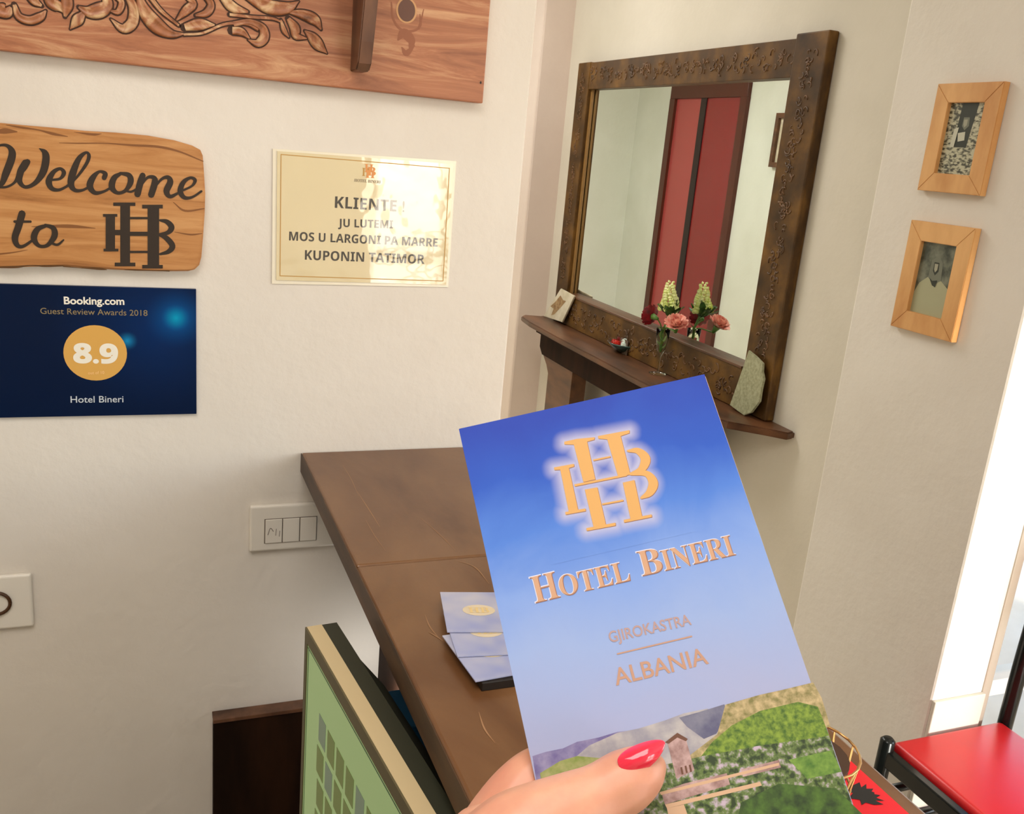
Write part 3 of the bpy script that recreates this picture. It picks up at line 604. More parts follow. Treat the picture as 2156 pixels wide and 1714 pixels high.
# things on the console
def lean(pxs, xb, xt):
    P = [at(px, py, 0, xb) for px, py in pxs]; z0 = min(p.z for p in P); z1_ = max(p.z for p in P)
    P = [at(px, py, 0, xb+(xt-xb)*(p.z-z0)/(z1_-z0)) for (px, py), p in zip(pxs, P)]; dz = min(p.z for p in P)
    return [Vector((p.x, p.y, p.z-dz+zs+.001)) for p in P]
def slab(name, pxs, xb, xt, th, m):
    P = lean(pxs, xb, xt); lk = {(p.y, p.z): p.x for p in P}
    return prism(name, [(p.y, p.z) for p in P], lambda p, d: (lk[p]+d, p[0], p[1]), 0, th, m, bev=.0015)
zs = U(0, 0, 1.03)[2]
st_o = tag(slab('stone_slab', [(1577, 730), (1592, 742), (1607, 757), (1606, 775), (1609, 790), (1604, 812), (1600, 838), (1583, 861), (1567, 867), (1550, 855), (1537, 845), (1549, 812), (1560, 780)], 1.638, 1.650, .008, M['stone']), 'irregular grey-green stone slab leaning on the right side of the mirror frame', 'stone')
cdt = thing('picture_tile', (1.6, 3.5, zs), 'small pale picture tile with brown drawing at the left end of the console', 'tile')
tq = [(1180, 610), (1209, 626), (1183, 681), (1144, 668)]
own(cdt, slab('tile', tq, 1.638, 1.650, .008, M['tile']))
P = lean(tq, 1.638, 1.650); zmn = min(p.z for p in P); zmx = max(p.z for p in P)
def tfn(p): return (1.638+.012*(p[1]-zmn)/(zmx-zmn)-.0006, p[0], p[1])
sm = [at(px, py, 0, 1.36*S) for px, py in ((1182, 622), (1188, 632), (1194, 634), (1186, 645), (1180, 652), (1172, 662), (1166, 664), (1170, 650), (1163, 645), (1172, 636))]
own(cdt, put('printed_drawing', tri2([(p.y, p.z) for p in sm]), tfn, M['smudge']))

# bowl of sweets
bc = at(1317, 742, 2, zs); bc.z = zs
bw = thing('glass_bowl', tuple(bc), 'small dark glass bowl holding shiny red and clear sweets on the console', 'bowl')
bm = bmesh.new(); lathe_bm(bm, [(0, .001), (.030, .001), (.052, .014), (.066, .030), (.068, .036), (.064, .036), (.060, .029), (.048, .016), (.026, .006), (0, .006)], bc, 28); own(bw, bobj('bowl', bm, M['bowlglass'], smooth=True))
candy = [mat('red_foil', (190, 34, 24), .15, .5), mat('clear_foil', (214, 226, 218), .12, .6), mat('maroon_foil', (110, 20, 14), .2, .4)]
k = 0
for (dx, dy, dz, ci) in ((-.02, .03, .028, 0), (-.028, .012, .030, 0), (-.01, .0, .036, 2), (-.02, -.018, .032, 1), (.0, -.034, .030, 1), (.012, .02, .034, 0), (.02, -.01, .036, 2), (-.034, -.006, .036, 0), (-.006, .022, .044, 2), (-.012, -.014, .046, 1), (.026, .016, .030, 2)):
    bm = bmesh.new(); bmesh.ops.create_icosphere(bm, subdivisions=2, radius=.0155, matrix=Matrix.Translation(bc+Vector((dx*1.3, dy*1.45, dz*.95+.002)))@Matrix.Diagonal((1, 1.25, .85, 1)))
    o = bobj('sweet', bm, candy[ci]); tag(o, ['red foil sweet in the glass bowl', 'clear silvery sweet in the glass bowl', 'dark maroon sweet in the glass bowl'][ci], 'sweet', ['red sweets in the bowl', 'silvery sweets in the bowl', 'maroon sweets in the bowl'][ci])
o = box('small_card', 1.683, 1.686, bc.y-.055, bc.y+.005, zs+.001, zs+.055, mat('grey_card', (92, 74, 58), .5)); o.location.x = -.03; tag(o, 'small brown-grey card standing behind the glass bowl', 'card')

# vase and flowers
XV = 1.345*S
vb = at(1385, 783, 2, zs); vb.z = zs; VX = XV; vb = Vector((1.632, at(1385, 783, 0, 1.632).y, zs))
va = thing('flute_vase', tuple(vb), 'slender clear glass flute holding three flowers on the console', 'vase')
vtop = .158
bm = bmesh.new(); lathe_bm(bm, [(0, .001), (.030, .001), (.030, .003), (.006, .007), (.0035, .012), (.003, .055), (.006, .066), (.015, .085), (.021, .12), (.024, vtop), (.0225, vtop), (.0195, .12), (.0135, .087), (.004, .07), (0, .068)], vb, 24)
own(va, bobj('glass', bm, M['glass'], smooth=True))
M['stem'] = mat('green_stem', (86, 124, 50), .5); M['leaf'] = noisy(mat('dark_green_leaf', (48, 84, 30), .5), (34, 66, 22), (78, 116, 48), 40)
M['snap'] = noisy(mat('cream_yellow_petal', (232, 236, 150), .5, Subsurface_Weight=.1), (226, 234, 130), (250, 248, 196), 30)
M['redp'] = noisy(mat('dark_red_petal', (120, 8, 22), .5), (86, 4, 16), (156, 16, 34), 60); M['pinkp'] = noisy(mat('peach_pink_petal', (240, 150, 130), .5), (240, 140, 124), (254, 206, 184), 60)
def fp(px, py, x): return at(px, py, 0, x)
def stem(par, p1, off):
    a = vb+Vector((off[0], off[1], .080)); b = vb+Vector((off[0]*2.5, off[1]*2.5, vtop))
    own(par, tube('stem', cr([a, b, p1], 5), .0022, M['stem'], seg=6))
def petal_bm(bm, c, d, up, l, w, cup=.3):
    d = d.normalized(); s_ = d.cross(up).normalized(); n = s_.cross(d)
    rows = []
    for i in range(5):
        t_ = i/4; ww = w*math.sin(math.pi*(.12+.8*t_))**.7; cc = c+d*l*t_+n*cup*l*t_*t_
        rows.append([bm.verts.new(cc+s_*ww*.5*q+n*cup*w*.5*abs(q)*t_+n*random.uniform(-.06, .06)*l) for q in (-1, -.3, .3, 1)])
    for a, b in zip(rows, rows[1:]):
        for i in range(3): bm.faces.new((a[i], a[i+1], b[i+1], b[i]))
def carnation(name, c, axis, r, m, label, off):
    t_ = thing(name, tuple(c), label, 'flower'); axis = Vector(axis).normalized(); a = axis.orthogonal().normalized(); b = axis.cross(a); bm = bmesh.new()
    for ring, (n_, tilt, l) in enumerate(((12, 1.35, 1.0), (12, 1.05, .98), (10, .75, .9), (8, .45, .8), (6, .2, .7))):
        for i in range(n_):
            th = 2*math.pi*(i+ring*.37)/n_; rad = a*math.cos(th)+b*math.sin(th)
            d = rad*math.sin(tilt)+axis*math.cos(tilt); petal_bm(bm, c-axis*.3*r, d, axis, r*l, r*.62, .18)
    own(t_, bobj('petals', bm, m, smooth=True))
    bm = bmesh.new(); tube_bm(bm, [c-axis*r*.9, c-axis*r*.2], [r*.13, r*.3], 8); own(t_, bobj('calyx', bm, M['stem'], smooth=True)); stem(t_, c-axis*r*.85, off); return t_
cR = fp(1370, 664, 1.595); cP = fp(1424, 680, 1.610)
carnation('red_carnation', cR, (-.25, .95, .15), .040, M['redp'], 'dark red carnation drooping on the left of the flute', (-.002, .003))
carnation('pink_carnation', cP, (-.25, -.35, .8), .043, M['pinkp'], 'peach pink carnation drooping on the right of the flute', (0, -.003))
sn0 = fp(1409, 652, 1.628); sn1 = fp(1412, 593, 1.628)
sn = thing('yellow_snapdragon', tuple(sn0), 'tall pale yellow snapdragon spike in the middle of the flute', 'flower')
bm = bmesh.new()
for i in range(12):
    t_ = i/11; c0 = sn0.lerp(sn1, t_); rr = .0175*(1-t_)+.010; nb = 5 if t_ < .85 else 3
    for j in range(nb):
        th = 2*math.pi*(j/nb)+i*1.1; d = Vector((math.cos(th), math.sin(th), .25)); cc = c0+Vector((math.cos(th), math.sin(th), random.uniform(-.2, .2)))*rr*.8
        bmesh.ops.create_icosphere(bm, subdivisions=2, radius=1, matrix=Matrix.Translation(cc)@d.to_track_quat('Z', 'Y').to_matrix().to_4x4()@Matrix.Diagonal((rr*.36, rr*.30, rr*.48, 1)))
        for q in (-1, 1): petal_bm(bm, cc+d*rr*.2, d+Vector((0, 0, q*1.1)), Vector((-d.y, d.x, 0)), rr*.42, rr*.6, .2)
own(sn, bobj('blossoms', bm, M['snap'], smooth=True)); stem(sn, sn0, (.001, 0))
lv = thing('leaf_sprig', tuple(vb+Vector((0, 0, vtop))), 'dark green leaves around the neck of the flute', 'foliage')
lc = fp(1412, 660, 1.63)
for i in range(16):
    th = 2*math.pi*i/16+random.uniform(-.2, .2); bm = bmesh.new(); d = Vector((math.cos(th)*.9, math.sin(th), random.uniform(.1, .7)))
    if lc.x+d.x*.06 > 1.675: d.x *= .3
    petal_bm(bm, lc+Vector((0, 0, -.008)), d, Vector((0, 0, 1)), .058, .026, .1); own(lv, bobj('leaf', bm, M['leaf'], smooth=True))
own(lv, tube('stem', [vb+Vector((0, .002, .075)), vb+Vector((.002, .006, vtop)), lc], .0024, M['stem'], seg=6))
bm = bmesh.new()
for i in range(10): petal_bm(bm, vb+Vector((0, 0, .085+i*.008)), Vector((math.cos(i*2.1), math.sin(i*2.1), 1.2)), Vector((math.cos(i*2.1), math.sin(i*2.1), 0)), .026, .010, .1)
own(lv, bobj('submerged_leaves', bm, mat('pale_leaf', (140, 160, 80), .5), smooth=True))

# ------------------------------------------------------------------ small frames
def photo_frame(name, quad, X, label, draw, slant):
    """X wall plane; quad outer front corners px TL TR BR BL"""
    Xf = X-.016
    P = [at(px, py, 0, Xf) for px, py in quad]; yl_ = (P[0].y+P[3].y)/2; yr_ = (P[1].y+P[2].y)/2; zt_ = (P[0].z+P[1].z)/2; zb_ = (P[2].z+P[3].z)/2
    t_ = thing(name, (X, (yl_+yr_)/2, (zt_+zb_)/2), label, 'picture frame')
    w = .035; y0, y1 = yr_, yl_
    def pr(poly): return prism('frame_rail', poly, lambda p, d: (d if d == X-.0005 else d, p[0], p[1]), Xf, X-.0005, M['pinewood'], bev=.001)
    A = [(y0, zb_), (y1, zb_), (y1, zt_), (y0, zt_)]; wy = (y1-y0)*.225; wz = (zt_-zb_)*.175; I = [(y0+wy, zb_+wz), (y1-wy, zb_+wz), (y1-wy, zt_-wz), (y0+wy, zt_-wz)]
    for i in range(4): own(t_, pr([A[i], A[(i+1) % 4], I[(i+1) % 4], I[i]]))
    ph = box('photograph', X-.007, X-.004, I[0][0]-.001, I[1][0]+.001, I[0][1]-.001, I[2][1]+.001, draw[0]); own(t_, ph)
    ly, lz = I[1][0], I[2][1]; w_, h_ = I[1][0]-I[0][0], I[2][1]-I[0][1]
    for i, (nm, poly, m) in enumerate(draw[1]):
        own(t_, put(nm, tri2([(ly-u*w_, lz-v*h_) for u, v in poly]), lambda p, i=i: (X-.0072-.0002*i, p[0], p[1]), m))
    return t_
pg = noisy(mat('stone_wall_print', (150, 146, 120), .3), (70, 68, 54), (190, 186, 158), 90, (1, 1, 2.2), 3, lo=.42, hi=.56)
dk = mat('photo_dark', (40, 42, 32), .3); lt = mat('photo_light', (196, 194, 174), .3); md = mat('photo_mid', (112, 114, 98), .3); gy = noisy(mat('photo_grey', (90, 94, 80), .3), (60, 64, 52), (122, 124, 106), 40); fc = mat('photo_face', (160, 156, 134), .3)
pale = mat('photo_pale_dress', (168, 166, 132), .35)
XP = 1.5
photo_frame('photo_frame', ((1972, 175), (2112, 173), (2066, 412), (1934, 401)), XP, 'upper pine frame on the pillar, photo of a figure in a stone wall', (pg, [
 ('photo_figure', [(.33, .0), (.78, .0), (.70, .38), (.66, .62), (.22, .62), (.30, .36)], dk), ('photo_figure', [(.44, .20), (.60, .20), (.62, .32), (.52, .38), (.43, .32)], md), ('photo_figure', [(.46, .23), (.56, .23), (.56, .31), (.50, .34), (.46, .30)], fc), ('photo_figure', [(.36, .42), (.56, .40), (.58, .52), (.40, .54)], lt), ('photo_figure', [(.24, .36), (.36, .34), (.32, .62), (.2, .62)], lt)]), 0)
photo_frame('photo_frame', ((1918, 465), (2052, 478), (2006, 720), (1874, 687)), XP, 'lower pine frame on the pillar with an old portrait of a woman in pale dress', (gy, [
 ('photo_figure', [(.0, .72), (.10, .58), (.35, .46), (.70, .50), (.95, .60), (1, .74), (1, 1), (0, 1)], pale), ('photo_figure', [(.34, .24), (.52, .16), (.66, .26), (.70, .50), (.52, .56), (.32, .48)], md), ('photo_figure', [(.42, .26), (.56, .26), (.58, .38), (.50, .44), (.42, .38)], dk), ('photo_figure', [(.44, .28), (.54, .28), (.54, .36), (.49, .40), (.45, .36)], fc), ('photo_figure', [(.36, .48), (.46, .52), (.60, .50), (.58, .60), (.48, .58)], dk)]), 0)
# frame on the hall wall, seen only in the mirror
hf = thing('hall_picture_frame', (XD, 4.8, 1.5), 'brown picture frame on the hall wall, seen at the right of the mirror', 'picture frame')
kk = 3.4+.27-.03
fy1 = 1.362*kk; fz1 = 1.6+.098*kk; fz0 = 1.6+.010*kk
for a in ((fy1-.26, fy1, fz1-.03, fz1), (fy1-.26, fy1, fz0, fz0+.03), (fy1-.03, fy1, fz0+.03, fz1-.03), (fy1-.26, fy1-.23, fz0+.03, fz1-.03)): own(hf, box('frame_rail', XD, XD+.03, *a, M['console']))
own(hf, box('picture', XD, XD+.01, fy1-.23, fy1-.03, fz0+.03, fz1-.03, M['tile']))

# ------------------------------------------------------------------ red chair
q = .948
zS = 1.6-1.14*q; A = at(1872, 1562, 2, zS); B = at(2105, 1512, 2, zS)
ch = thing('red_chair', (A.x+.16, A.y-.19, 0), 'black metal chair with a red vinyl seat beside the pillar', 'chair')
x0, x1_, yf = A.x+.012, B.x, A.y+.004; yn = yf-.38
bm = bmesh.new(); box_bm(bm, x0, x1_, yn, yf, zS-.035, zS-.002, .012, 4); own(ch, bobj('seat', bm, M['red'], smooth=True))
for yy in (yf-.004, yn+.004):
    own(ch, tube('leg', [(A.x-.004, yy, 0), (A.x-.004, yy, zS+.004), (A.x-.004, yy, zS+.010)], [.015, .015, .009], M['blackmetal'], seg=14))
    own(ch, tube('back_post', cr([(B.x+.012, yy, 0), (B.x+.012, yy, zS), (B.x+.016, yy, zS+.22), (B.x+.03, yy, zS+.42)], 4), .0155, M['blackmetal'], seg=14))
    for (rx, ry) in ((1905, 1655), (1968, 1706)):
        zz = at(rx, ry, 1, yy).z if yy > yn+.1 else None
        if zz is None: zz = at(rx, ry, 1, yf-.004).z
        own(ch, tube('rung', [(A.x, yy, zz), (B.x+.01, yy, zz)], .009, M['blackmetal'], seg=10))
own(ch, box('side_rail', A.x-.012, A.x+.008, yn, yf, zS-.05, zS-.014, M['blackmetal'], bev=.003))
own(ch, box('side_rail', B.x-.008, B.x+.012, yn, yf, zS-.05, zS-.014, M['blackmetal'], bev=.003))
own(ch, box('side_rail', A.x, B.x, yf-.014, yf-.002, zS-.05, zS-.03, M['blackmetal'])); own(ch, box('side_rail', A.x, B.x, yn+.002, yn+.014, zS-.05, zS-.03, M['blackmetal']))
own(ch, box('backrest', B.x+.018, B.x+.036, yn+.01, yf-.01, zS+.27, zS+.42, M['red'], bev=.006))

# ------------------------------------------------------------------ the held leaflet
TL = Vector((.1145, .3282, 1.4929)); TR = Vector((.2074, .3039, 1.5208)); BR = Vector((.2141, .2120, 1.4243))
TL = O+ray(966, 903)*.3630; TR = O+ray(1483, 788)*.36824
BLp = O+ray(1140, 1655)*.30952
e1 = (TR-TL).normalized(); nn = e1.cross(BLp-TL).normalized(); e2 = nn.cross(e1).normalized()
if e2.dot(BLp-TL) < 0: e2 = -e2
nn = e1.cross(-e2).normalized()                   # towards camera
if nn.dot(O-TL) < 0: nn = -nn
MB = Matrix(((e1.x, -e2.x, nn.x, TL.x), (e1.y, -e2.y, nn.y, TL.y), (e1.z, -e2.z, nn.z, TL.z), (0, 0, 0, 1)))
MBi = MB.inverted()
bro = bpy.data.objects.new('held_leaflet', None); C.objects.link(bro); bro.matrix_world = MB; bro.empty_display_size = .02
tag(bro, 'blue folded hotel leaflet with gold monogram, held up in front of the counter', 'leaflet')
def bl(px, py):
    d = ray(px, py); t_ = (TL-O).dot(nn)/d.dot(nn); v = MBi@(O+d*t_); return (v.x, v.y)
Wb, Lb = (TR-TL).length, .205
cm = mat('cover_print', (100, 140, 220), .4, Specular_IOR_Level=.15); N = cm.node_tree.nodes; L = cm.node_tree.links; Bc = N['Principled BSDF']
tc = N.new('ShaderNodeTexCoord'); sx = N.new('ShaderNodeSeparateXYZ'); L.new(tc.outputs['Object'], sx.inputs[0])
mr_ = N.new('ShaderNodeMapRange'); mr_.inputs[1].default_value = 0; mr_.inputs[2].default_value = -.13; L.new(sx.outputs[1], mr_.inputs[0])
nz = N.new('ShaderNodeTexNoise'); nz.inputs['Scale'].default_value = 22; nz.inputs['Detail'].default_value = 4; nz.inputs['Distortion'].default_value = .8; L.new(tc.outputs['Object'], nz.inputs[0])
ad = N.new('ShaderNodeMath'); ad.operation = 'MULTIPLY_ADD'; ad.inputs[1].default_value = .24; L.new(nz.outputs[0], ad.inputs[0])
sb = N.new('ShaderNodeMath'); sb.operation = 'SUBTRACT'; sb.inputs[1].default_value = .12; L.new(mr_.outputs[0], ad.inputs[2]); L.new(ad.outputs[0], sb.inputs[0])
rp = N.new('ShaderNodeValToRGB'); el = rp.color_ramp.elements; el[0].position = 0; el[0].color = lin((28, 58, 160)); el[1].position = 1; el[1].color = lin((160, 164, 196))
for ps, c in ((.22, (36, 80, 178)), (.38, (74, 118, 200)), (.52, (120, 150, 210)), (.70, (144, 164, 208))): e = el.new(ps); e.color = lin(c)
L.new(sb.outputs[0], rp.inputs[0]); L.new(rp.outputs[0], Bc.inputs['Base Color'])
def bbox_(name, x0, x1, y0, y1, z0, z1, m):
    bm = bmesh.new(); box_bm(bm, x0, x1, y0, y1, z0, z1); return bobj(name, bm, m, bro)
bbox_('cover', 0, Wb, -Lb, 0, -.0003, 0, cm)
pe = mat('page_edge', (226, 200, 158), .6); pb = mat('page_back', (190, 140, 100), .5)
for i in range(3):
    w0, w1 = .0002+.0004*i, .0014+.0022*i
    mobj('inner_page', [(0, 0, -w0-.0003), (Wb+.0001+.0002*i, -.0005, -w0-.0003), (Wb+.0004+.0006*i, -Lb, -w1-.0003), (0, -Lb, -w0-.0003), (0, 0, -w0-.0006), (Wb+.0001+.0002*i, -.0005, -w0-.0006), (Wb+.0004+.0006*i, -Lb, -w1-.0007), (0, -Lb, -w0-.0006)],
         [(3, 2, 1, 0), (4, 5, 6, 7), (0, 1, 5, 4), (1, 2, 6, 5), (2, 3, 7, 6), (3, 0, 4, 7)], pe if i % 2 == 0 else pb, bro)
def pz(g, z, name, m): return mobj(name, [(p[0], p[1], z+(p[2]*.0000015 if len(p) > 2 else 0)) for p in g[0]], g[1], m, bro)
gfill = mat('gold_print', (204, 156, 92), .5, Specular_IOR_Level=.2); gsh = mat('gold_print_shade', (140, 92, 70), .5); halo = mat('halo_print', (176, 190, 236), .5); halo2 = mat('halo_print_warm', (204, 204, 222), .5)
def zc(x, y): return bl(950+x/2.8747, 780+y/2.8747)
def ZB(*pts): return [zc(*p) for p in pts]
mono = [ZB((685, 432), (760, 415), (868, 405), (866, 420), (822, 432), (872, 660), (800, 676), (742, 450), (684, 448)),
 ZB((888, 398), (1078, 362), (1078, 380), (1025, 398), (1084, 630), (1012, 650), (944, 418), (890, 414)),
 ZB((858, 540), (962, 518), (964, 527), (860, 549)),
 ZB((745, 690), (1060, 628), (1062, 640), (748, 703)),
 ZB((622, 588), (742, 566), (744, 582), (712, 592), (768, 846), (712, 858), (660, 602), (624, 604)),
 ZB((690, 858), (812, 836), (814, 852), (692, 874)),
 ZB((808, 722), (884, 708), (936, 934), (862, 950)), ZB((818, 955), (994, 922), (994, 940), (820, 972)),
 ZB((1038, 680), (1108, 664), (1156, 890), (1086, 905)), ZB((1044, 905), (1212, 872), (1214, 888), (1046, 922)),
 ZB((912, 806), (1040, 782), (1042, 792), (914, 816))]
bst = [([(1070, 488), (1130, 488), (1175, 535), (1150, 600), (1085, 628)], [14, 40, 58, 42, 16]), ([(1085, 628), (1180, 625), (1222, 680), (1200, 740), (1150, 772)], [16, 38, 56, 44, 14])]
pxs_ = abs(zc(101, 100)[0]-zc(100, 100)[0])
def mono_geo(extra, dx=0, dy=0):
    gs = []
    for p in mono:
        if extra:
            for i in range(len(p)): gs.append(stroke_geo([p[i], p[(i+1) % len(p)]], [extra, extra], 1))
        gs.append(tri2(p))
    for pts, ws in bst: gs.append(stroke_geo(ZB(*pts), [w*pxs_+extra for w in ws]))
    V, Fc = merge(*gs); return [(v[0]+dx, v[1]+dy, v[2]) for v in V], Fc
hm1 = mat('halo_outer', (128, 160, 232), .5); hm2 = mat('halo_mid', (168, 188, 236), .5)
halo_pts = []
for p in mono:
    for i in range(len(p)):
        a_, b_ = Vector(p[i]), Vector(p[(i+1) % len(p)]); n_ = max(2, int((b_-a_).length/.0006)); halo_pts += [tuple(a_.lerp(b_, j_/n_)) for j_ in range(n_)]
for pts, ws in bst: halo_pts += [(q_[0], q_[1]) for q_ in cr([(*p_, 0) for p_ in ZB(*pts)], 10)]+[(q_[0]-.002, q_[1]+.001) for q_ in cr([(*p_, 0) for p_ in ZB(*pts)], 10)]
import numpy as np
HP = np.array(halo_pts); gx0, gx1, gy0, gy1 = HP[:, 0].min()-.009, HP[:, 0].max()+.009, HP[:, 1].min()-.009, HP[:, 1].max()+.009
nx, ny = 130, 140; GX, GY = np.meshgrid(np.linspace(gx0, gx1, nx), np.linspace(gy0, gy1, ny)); G = np.stack([GX.ravel(), GY.ravel()], 1)
D_ = np.full(len(G), 9.0)
for i in range(0, len(HP), 200): D_ = np.minimum(D_, np.sqrt(((G[:, None, :]-HP[None, i:i+200])**2).sum(2)).min(1))
gw = np.clip(1-D_/.0050, 0, 1)**1.2*.9
ho = mobj('emblem_halo', [(g[0], g[1], .00005) for g in G], [(j*nx+i, j*nx+i+1, (j+1)*nx+i+1, (j+1)*nx+i) for j in range(ny-1) for i in range(nx-1)], None, bro)
at_ = ho.data.attributes.new('glow', 'FLOAT', 'POINT'); at_.data.foreach_set('value', gw.astype('float32'))
hmat = cm.copy(); hmat.name = 'halo_print_glow'; ho.data.materials.append(hmat); N = hmat.node_tree.nodes; L = hmat.node_tree.links
an = N.new('ShaderNodeAttribute'); an.attribute_name = 'glow'; mx = N.new('ShaderNodeMix'); mx.data_type = 'RGBA'; mx.inputs[7].default_value = lin((180, 178, 202))
src = N['Principled BSDF'].inputs['Base Color'].links[0].from_socket; L.new(an.outputs['Fac'], mx.inputs[0]); L.new(src, mx.inputs[6]); L.new(mx.outputs[2], N['Principled BSDF'].inputs['Base Color'])
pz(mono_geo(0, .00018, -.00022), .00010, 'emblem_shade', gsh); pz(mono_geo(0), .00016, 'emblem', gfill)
def bt2(s, p0, p1, top, style, z, m, off=0, dx=0, dy=0, name='lettering'):
    V, Fc = text_geo(s, bl(*p0), bl(*p1), bl(*top), style, off); pz(([(v[0]+dx, v[1]+dy) for v in V], Fc), z, name, m)
# HOTEL BINERI in small capitals: big H and B
for (s, p0, p1, tp) in (('H', (1127, 1270), (1180, 1257), (1113, 1216)), ('OTEL', (1182, 1256), (1329, 1222), (1173, 1214)), ('B', (1352, 1213), (1398, 1203), (1340, 1162)), ('INERI', (1400, 1202), (1549, 1168), (1389, 1160))):
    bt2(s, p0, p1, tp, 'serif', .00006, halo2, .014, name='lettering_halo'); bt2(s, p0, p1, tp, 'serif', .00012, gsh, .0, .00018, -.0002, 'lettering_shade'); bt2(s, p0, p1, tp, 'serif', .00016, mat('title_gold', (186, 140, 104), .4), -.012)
rose = mat('rose_gold_print', (164, 134, 132), .45); rose2 = mat('copper_print', (176, 134, 110), .45)
bt2('GJIROKASTRA', (1285, 1353), (1456, 1315), (1280, 1331), 'plain', .00012, rose, .014)
bt2('ALBANIA', (1298, 1443), (1492, 1397), (1290, 1409), 'plain', .00012, rose2, .012)
pz(stroke_geo([bl(1300, 1377), bl(1456, 1340)], [.0005, .0005], 1), .00012, 'rule_line', rose2)
# landscape
def lp(name, pts, z, m): pz(tri2([bl(*p) for p in pts]), z, name, m)
def nm(name, a, b, scale, **k): return noisy(mat(name, a, .4), a, b, scale, **k)
lp('mountain_print', [(1121, 1592), (1150, 1583), (1185, 1576), (1215, 1562), (1260, 1553), (1300, 1541), (1400, 1531), (1400, 1630), (1130, 1650)], .00004, nm('ridge_purple', (96, 86, 140), (140, 134, 170), 160))
lp('mountain_print', [(1180, 1625), (1205, 1600), (1240, 1570), (1300, 1543), (1345, 1534), (1400, 1517), (1440, 1502), (1490, 1492), (1520, 1550), (1450, 1600), (1300, 1640)], .00006, nm('pale_mountain', (136, 134, 146), (176, 170, 168), 120))
lp('mountain_print', [(1430, 1511), (1470, 1500), (1525, 1483), (1534, 1505), (1508, 1545), (1482, 1556), (1446, 1530)], .00008, nm('slate_mountain', (82, 82, 112), (116, 116, 134), 150))
lp('hill_print', [(1137, 1628), (1180, 1602), (1215, 1592), (1262, 1596), (1330, 1590), (1290, 1620), (1200, 1660), (1145, 1690)], .00010, nm('yellow_green_hill', (118, 136, 56), (160, 158, 104), 240, detail=9))
lp('hill_print', [(1527, 1484), (1600, 1463), (1650, 1452), (1712, 1437), (1730, 1470), (1748, 1530), (1500, 1600), (1440, 1600), (1510, 1546)], .00010, nm('tan_ridge', (116, 110, 60), (186, 164, 122), 380, detail=9))
lp('hill_print', [(1470, 1600), (1500, 1562), (1540, 1528), (1600, 1497), (1680, 1478), (1722, 1488), (1750, 1560), (1650, 1600), (1480, 1640)], .00012, nm('green_hill', (58, 90, 18), (124, 148, 48), 520, lo=.36, hi=.64, detail=9))
town = nm('town_print', (36, 54, 22), (180, 162, 178), 380, lo=.40, hi=.66, c3=(96, 116, 60), detail=9)
ee = [bl(1150, 1680), bl(1400, 1610), bl(1480, 1592), bl(1600, 1570), bl(1700, 1556), bl(1752, 1548)]
pz(tri2(ee+[(Wb-.0002, bl(1752, 1548)[1]), (Wb-.0002, -Lb+.0002), (.0002, -Lb+.0002), (.0002, bl(1145, 1690)[1])]), .00014, 'town_print', town)
dgr = nm('dark_green_print', (28, 50, 16), (72, 104, 34), 220)
lp('tree_print', [(1560, 1690), (1640, 1650), (1760, 1660), (1815, 1714), (1790, 1780), (1540, 1780)], .00016, dgr); lp('tree_print', [(1660, 1600), (1750, 1580), (1772, 1625), (1700, 1640)], .00016, nm('mid_green_print', (60, 100, 30), (116, 148, 60), 260))
br1 = nm('mauve_wall_print', (136, 104, 100), (186, 156, 152), 260); br2 = mat('roof_print', (196, 160, 128), .5); br3 = mat('brown_print', (96, 58, 38), .5)
lp('building_print', [(1405, 1562), (1426, 1550), (1444, 1556), (1462, 1622), (1424, 1640)], .00018, br1); lp('building_print', [(1400, 1563), (1426, 1543), (1448, 1556), (1444, 1561), (1426, 1553), (1408, 1566)], .0002, br3)
for (a, b) in ((1432, 1616), (1441, 1613), (1450, 1611)): lp('window_print', [(a, b), (a+4, b-1), (a+7, b+14), (a+3, b+15)], .00021, br3)
lp('building_print', [(1392, 1668), (1440, 1650), (1530, 1628), (1537, 1652), (1400, 1694)], .00018, br1); lp('building_print', [(1388, 1668), (1640, 1606), (1640, 1612), (1392, 1674)], .0002, br2)
lp('building_print', [(1400, 1694), (1600, 1646), (1604, 1654), (1404, 1702)], .0002, br2); lp('building_print', [(1560, 1620), (1640, 1600), (1644, 1616), (1564, 1636)], .00019, br1)
lp('building_print', [(1404, 1702), (1440, 1694), (1470, 1780), (1420, 1780)], .00018, br2)

# ------------------------------------------------------------------ hand
def hp(px, py, z):                                # point above the leaflet plane by z (negative: behind)
    d = ray(px, py); t_ = ((TL-O).dot(nn)+z)/d.dot(nn); return O+d*t_
bm = bmesh.new()
def limb(pts, rads, n=5, flat=1.0):
    Q = cr([(*p, r) for p, r in zip([Vector(q_) for q_ in pts], rads)], n)
    for a, b in zip(Q, Q[1:]):
        d = (b-a).length
        for k_ in range(3):
            q_ = a.lerp(b, k_/3); bmesh.ops.create_icosphere(bm, subdivisions=2, radius=q_[3] if len(q_) > 3 else .01, matrix=Matrix.Translation(Vector(q_[:3])))
def cr4(pts, n):
    P = [Vector(p) for p in pts]; return P
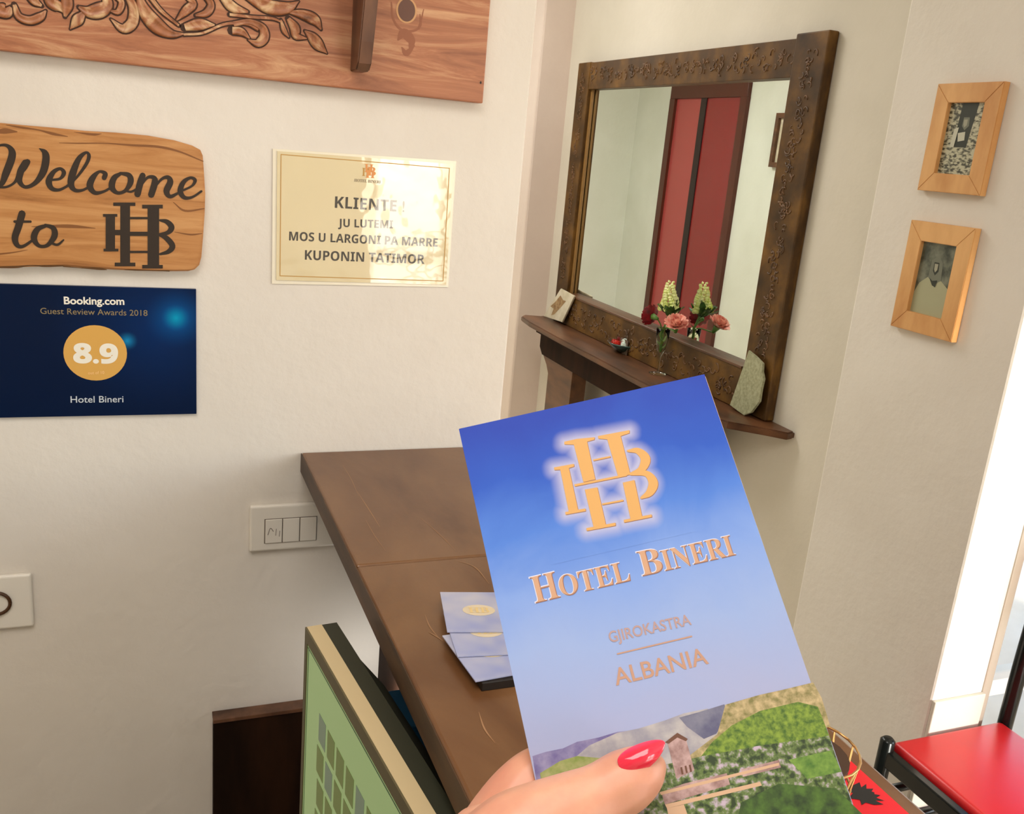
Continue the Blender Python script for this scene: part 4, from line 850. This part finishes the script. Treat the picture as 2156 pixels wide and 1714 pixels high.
# thumb in front of the sheet
th_ = [hp(1010, 1850, .018), hp(1090, 1770, .017), hp(1180, 1716, .0145), hp(1262, 1676, .0120), hp(1322, 1642, .0112), hp(1352, 1622, .0100)]
tr_ = [.017, .0155, .0125, .0104, .0102, .0080]
def limb(pts, rads, n=5):
    P = [Vector((p[0], p[1], p[2], r)) for p, r in zip(pts, rads)]; P = [P[0]*2-P[1]]+P+[P[-1]*2-P[-2]]
    for i in range(1, len(P)-2):
        for k_ in range(n*3):
            t_ = k_/(n*3); a, b, c, d = P[i-1], P[i], P[i+1], P[i+2]
            q_ = .5*((2*b)+(-a+c)*t_+(2*a-5*b+4*c-d)*t_*t_+(-a+3*b-3*c+d)*t_**3)
            bmesh.ops.create_icosphere(bm, subdivisions=2, radius=max(q_[3], .002), matrix=Matrix.Translation(Vector(q_[:3])))
    bmesh.ops.create_icosphere(bm, subdivisions=2, radius=P[-2][3], matrix=Matrix.Translation(Vector(P[-2][:3])))
limb(th_, tr_)
limb([hp(1340, 1632, .0105), hp(1372, 1616, .0088)], [.0078, .0052], 2)
# index and the other fingers curl behind the sheet
limb([hp(1000, 1900, -.022), hp(1065, 1745, -.012), hp(1125, 1640, -.0125), hp(1230, 1600, -.0135), hp(1330, 1600, -.0115)], [.0185, .0150, .0105, .0090, .0078])
limb([hp(1060, 1950, -.030), hp(1130, 1800, -.026), hp(1250, 1700, -.019), hp(1390, 1680, -.014), hp(1450, 1690, -.012)], [.018, .014, .0098, .0090, .0076])
limb([hp(1090, 1990, -.034), hp(1180, 1880, -.032), hp(1300, 1790, -.024), hp(1420, 1770, -.016), hp(1480, 1780, -.013)], [.018, .014, .0096, .0088, .0074])
limb([hp(1110, 2060, -.036), hp(1220, 1970, -.034), hp(1330, 1880, -.027), hp(1430, 1860, -.018), hp(1470, 1868, -.014)], [.017, .013, .0086, .0078, .0066])
# palm, wrist, forearm
limb([hp(1000, 1860, .004), hp(1000, 1980, -.006), hp(1010, 2120, -.014), hp(1000, 2350, -.02), hp(980, 2900, -.01)], [.021, .027, .028, .025, .030])
limb([hp(1070, 1900, -.018), hp(1090, 2050, -.024), hp(1060, 2250, -.02)], [.022, .027, .025])
limb([hp(1020, 1790, .006), hp(1010, 1880, .006)], [.0145, .019])
raw = bobj('hand', bm, M['skin'])
md = raw.modifiers.new('r', 'REMESH'); md.mode = 'VOXEL'; md.voxel_size = .0011; md.use_smooth_shade = True
ms = raw.modifiers.new('s', 'SMOOTH'); ms.iterations = 8; ms.factor = .5
dg = bpy.context.evaluated_depsgraph_get(); me = bpy.data.meshes.new_from_object(raw.evaluated_get(dg)); old = raw.data; raw.modifiers.clear(); raw.data = me
me.polygons.foreach_set('use_smooth', [True]*len(me.polygons))
tag(raw, 'hand with red painted thumbnail gripping the blue leaflet from below', 'hand')
# nail: a pointed oval patch draped over the thumb tip
no = [(1297, 1604), (1303, 1592), (1316, 1580), (1340, 1568), (1368, 1559), (1390, 1557), (1402, 1561), (1400, 1574), (1388, 1595), (1370, 1613), (1350, 1626), (1328, 1633), (1308, 1624)]
ctr = (1346, 1596)
bm = bmesh.new(); rings = []
for f_ in (0, .35, .65, .88, 1.0):
    if f_ == 0: rings.append([bm.verts.new(hp(ctr[0], ctr[1], .0215))]); continue
    rr = []
    for (x, y) in no:
        X_, Y_ = ctr[0]+(x-ctr[0])*f_, ctr[1]+(y-ctr[1])*f_
        ax = Vector((1, -.46)).normalized(); v_ = Vector((X_-ctr[0], Y_-ctr[1])); al = v_.dot(ax); ac = v_.dot(Vector((-ax.y, ax.x)))
        rr.append(bm.verts.new(hp(X_, Y_, .0215-.0062*(ac/36)**2-.0035*max(al/58, 0)**2-.0012*max(-al/58, 0)**2)))
    rings.append(rr)
n_ = len(no)
for i in range(n_): bm.faces.new((rings[0][0], rings[1][i], rings[1][(i+1) % n_]))
for a, b in zip(rings[1:], rings[2:]):
    for i in range(n_): bm.faces.new((a[i], a[(i+1) % n_], b[(i+1) % n_], b[i]))
nail = bobj('fingernail', bm, M['nail'], raw, smooth=True)
so_ = nail.modifiers.new('t', 'SOLIDIFY'); so_.thickness = .0008; so_.offset = 0; sb_ = nail.modifiers.new('u', 'SUBSURF'); sb_.levels = 2; sb_.render_levels = 2
nail['label'] = 'glossy red thumbnail'
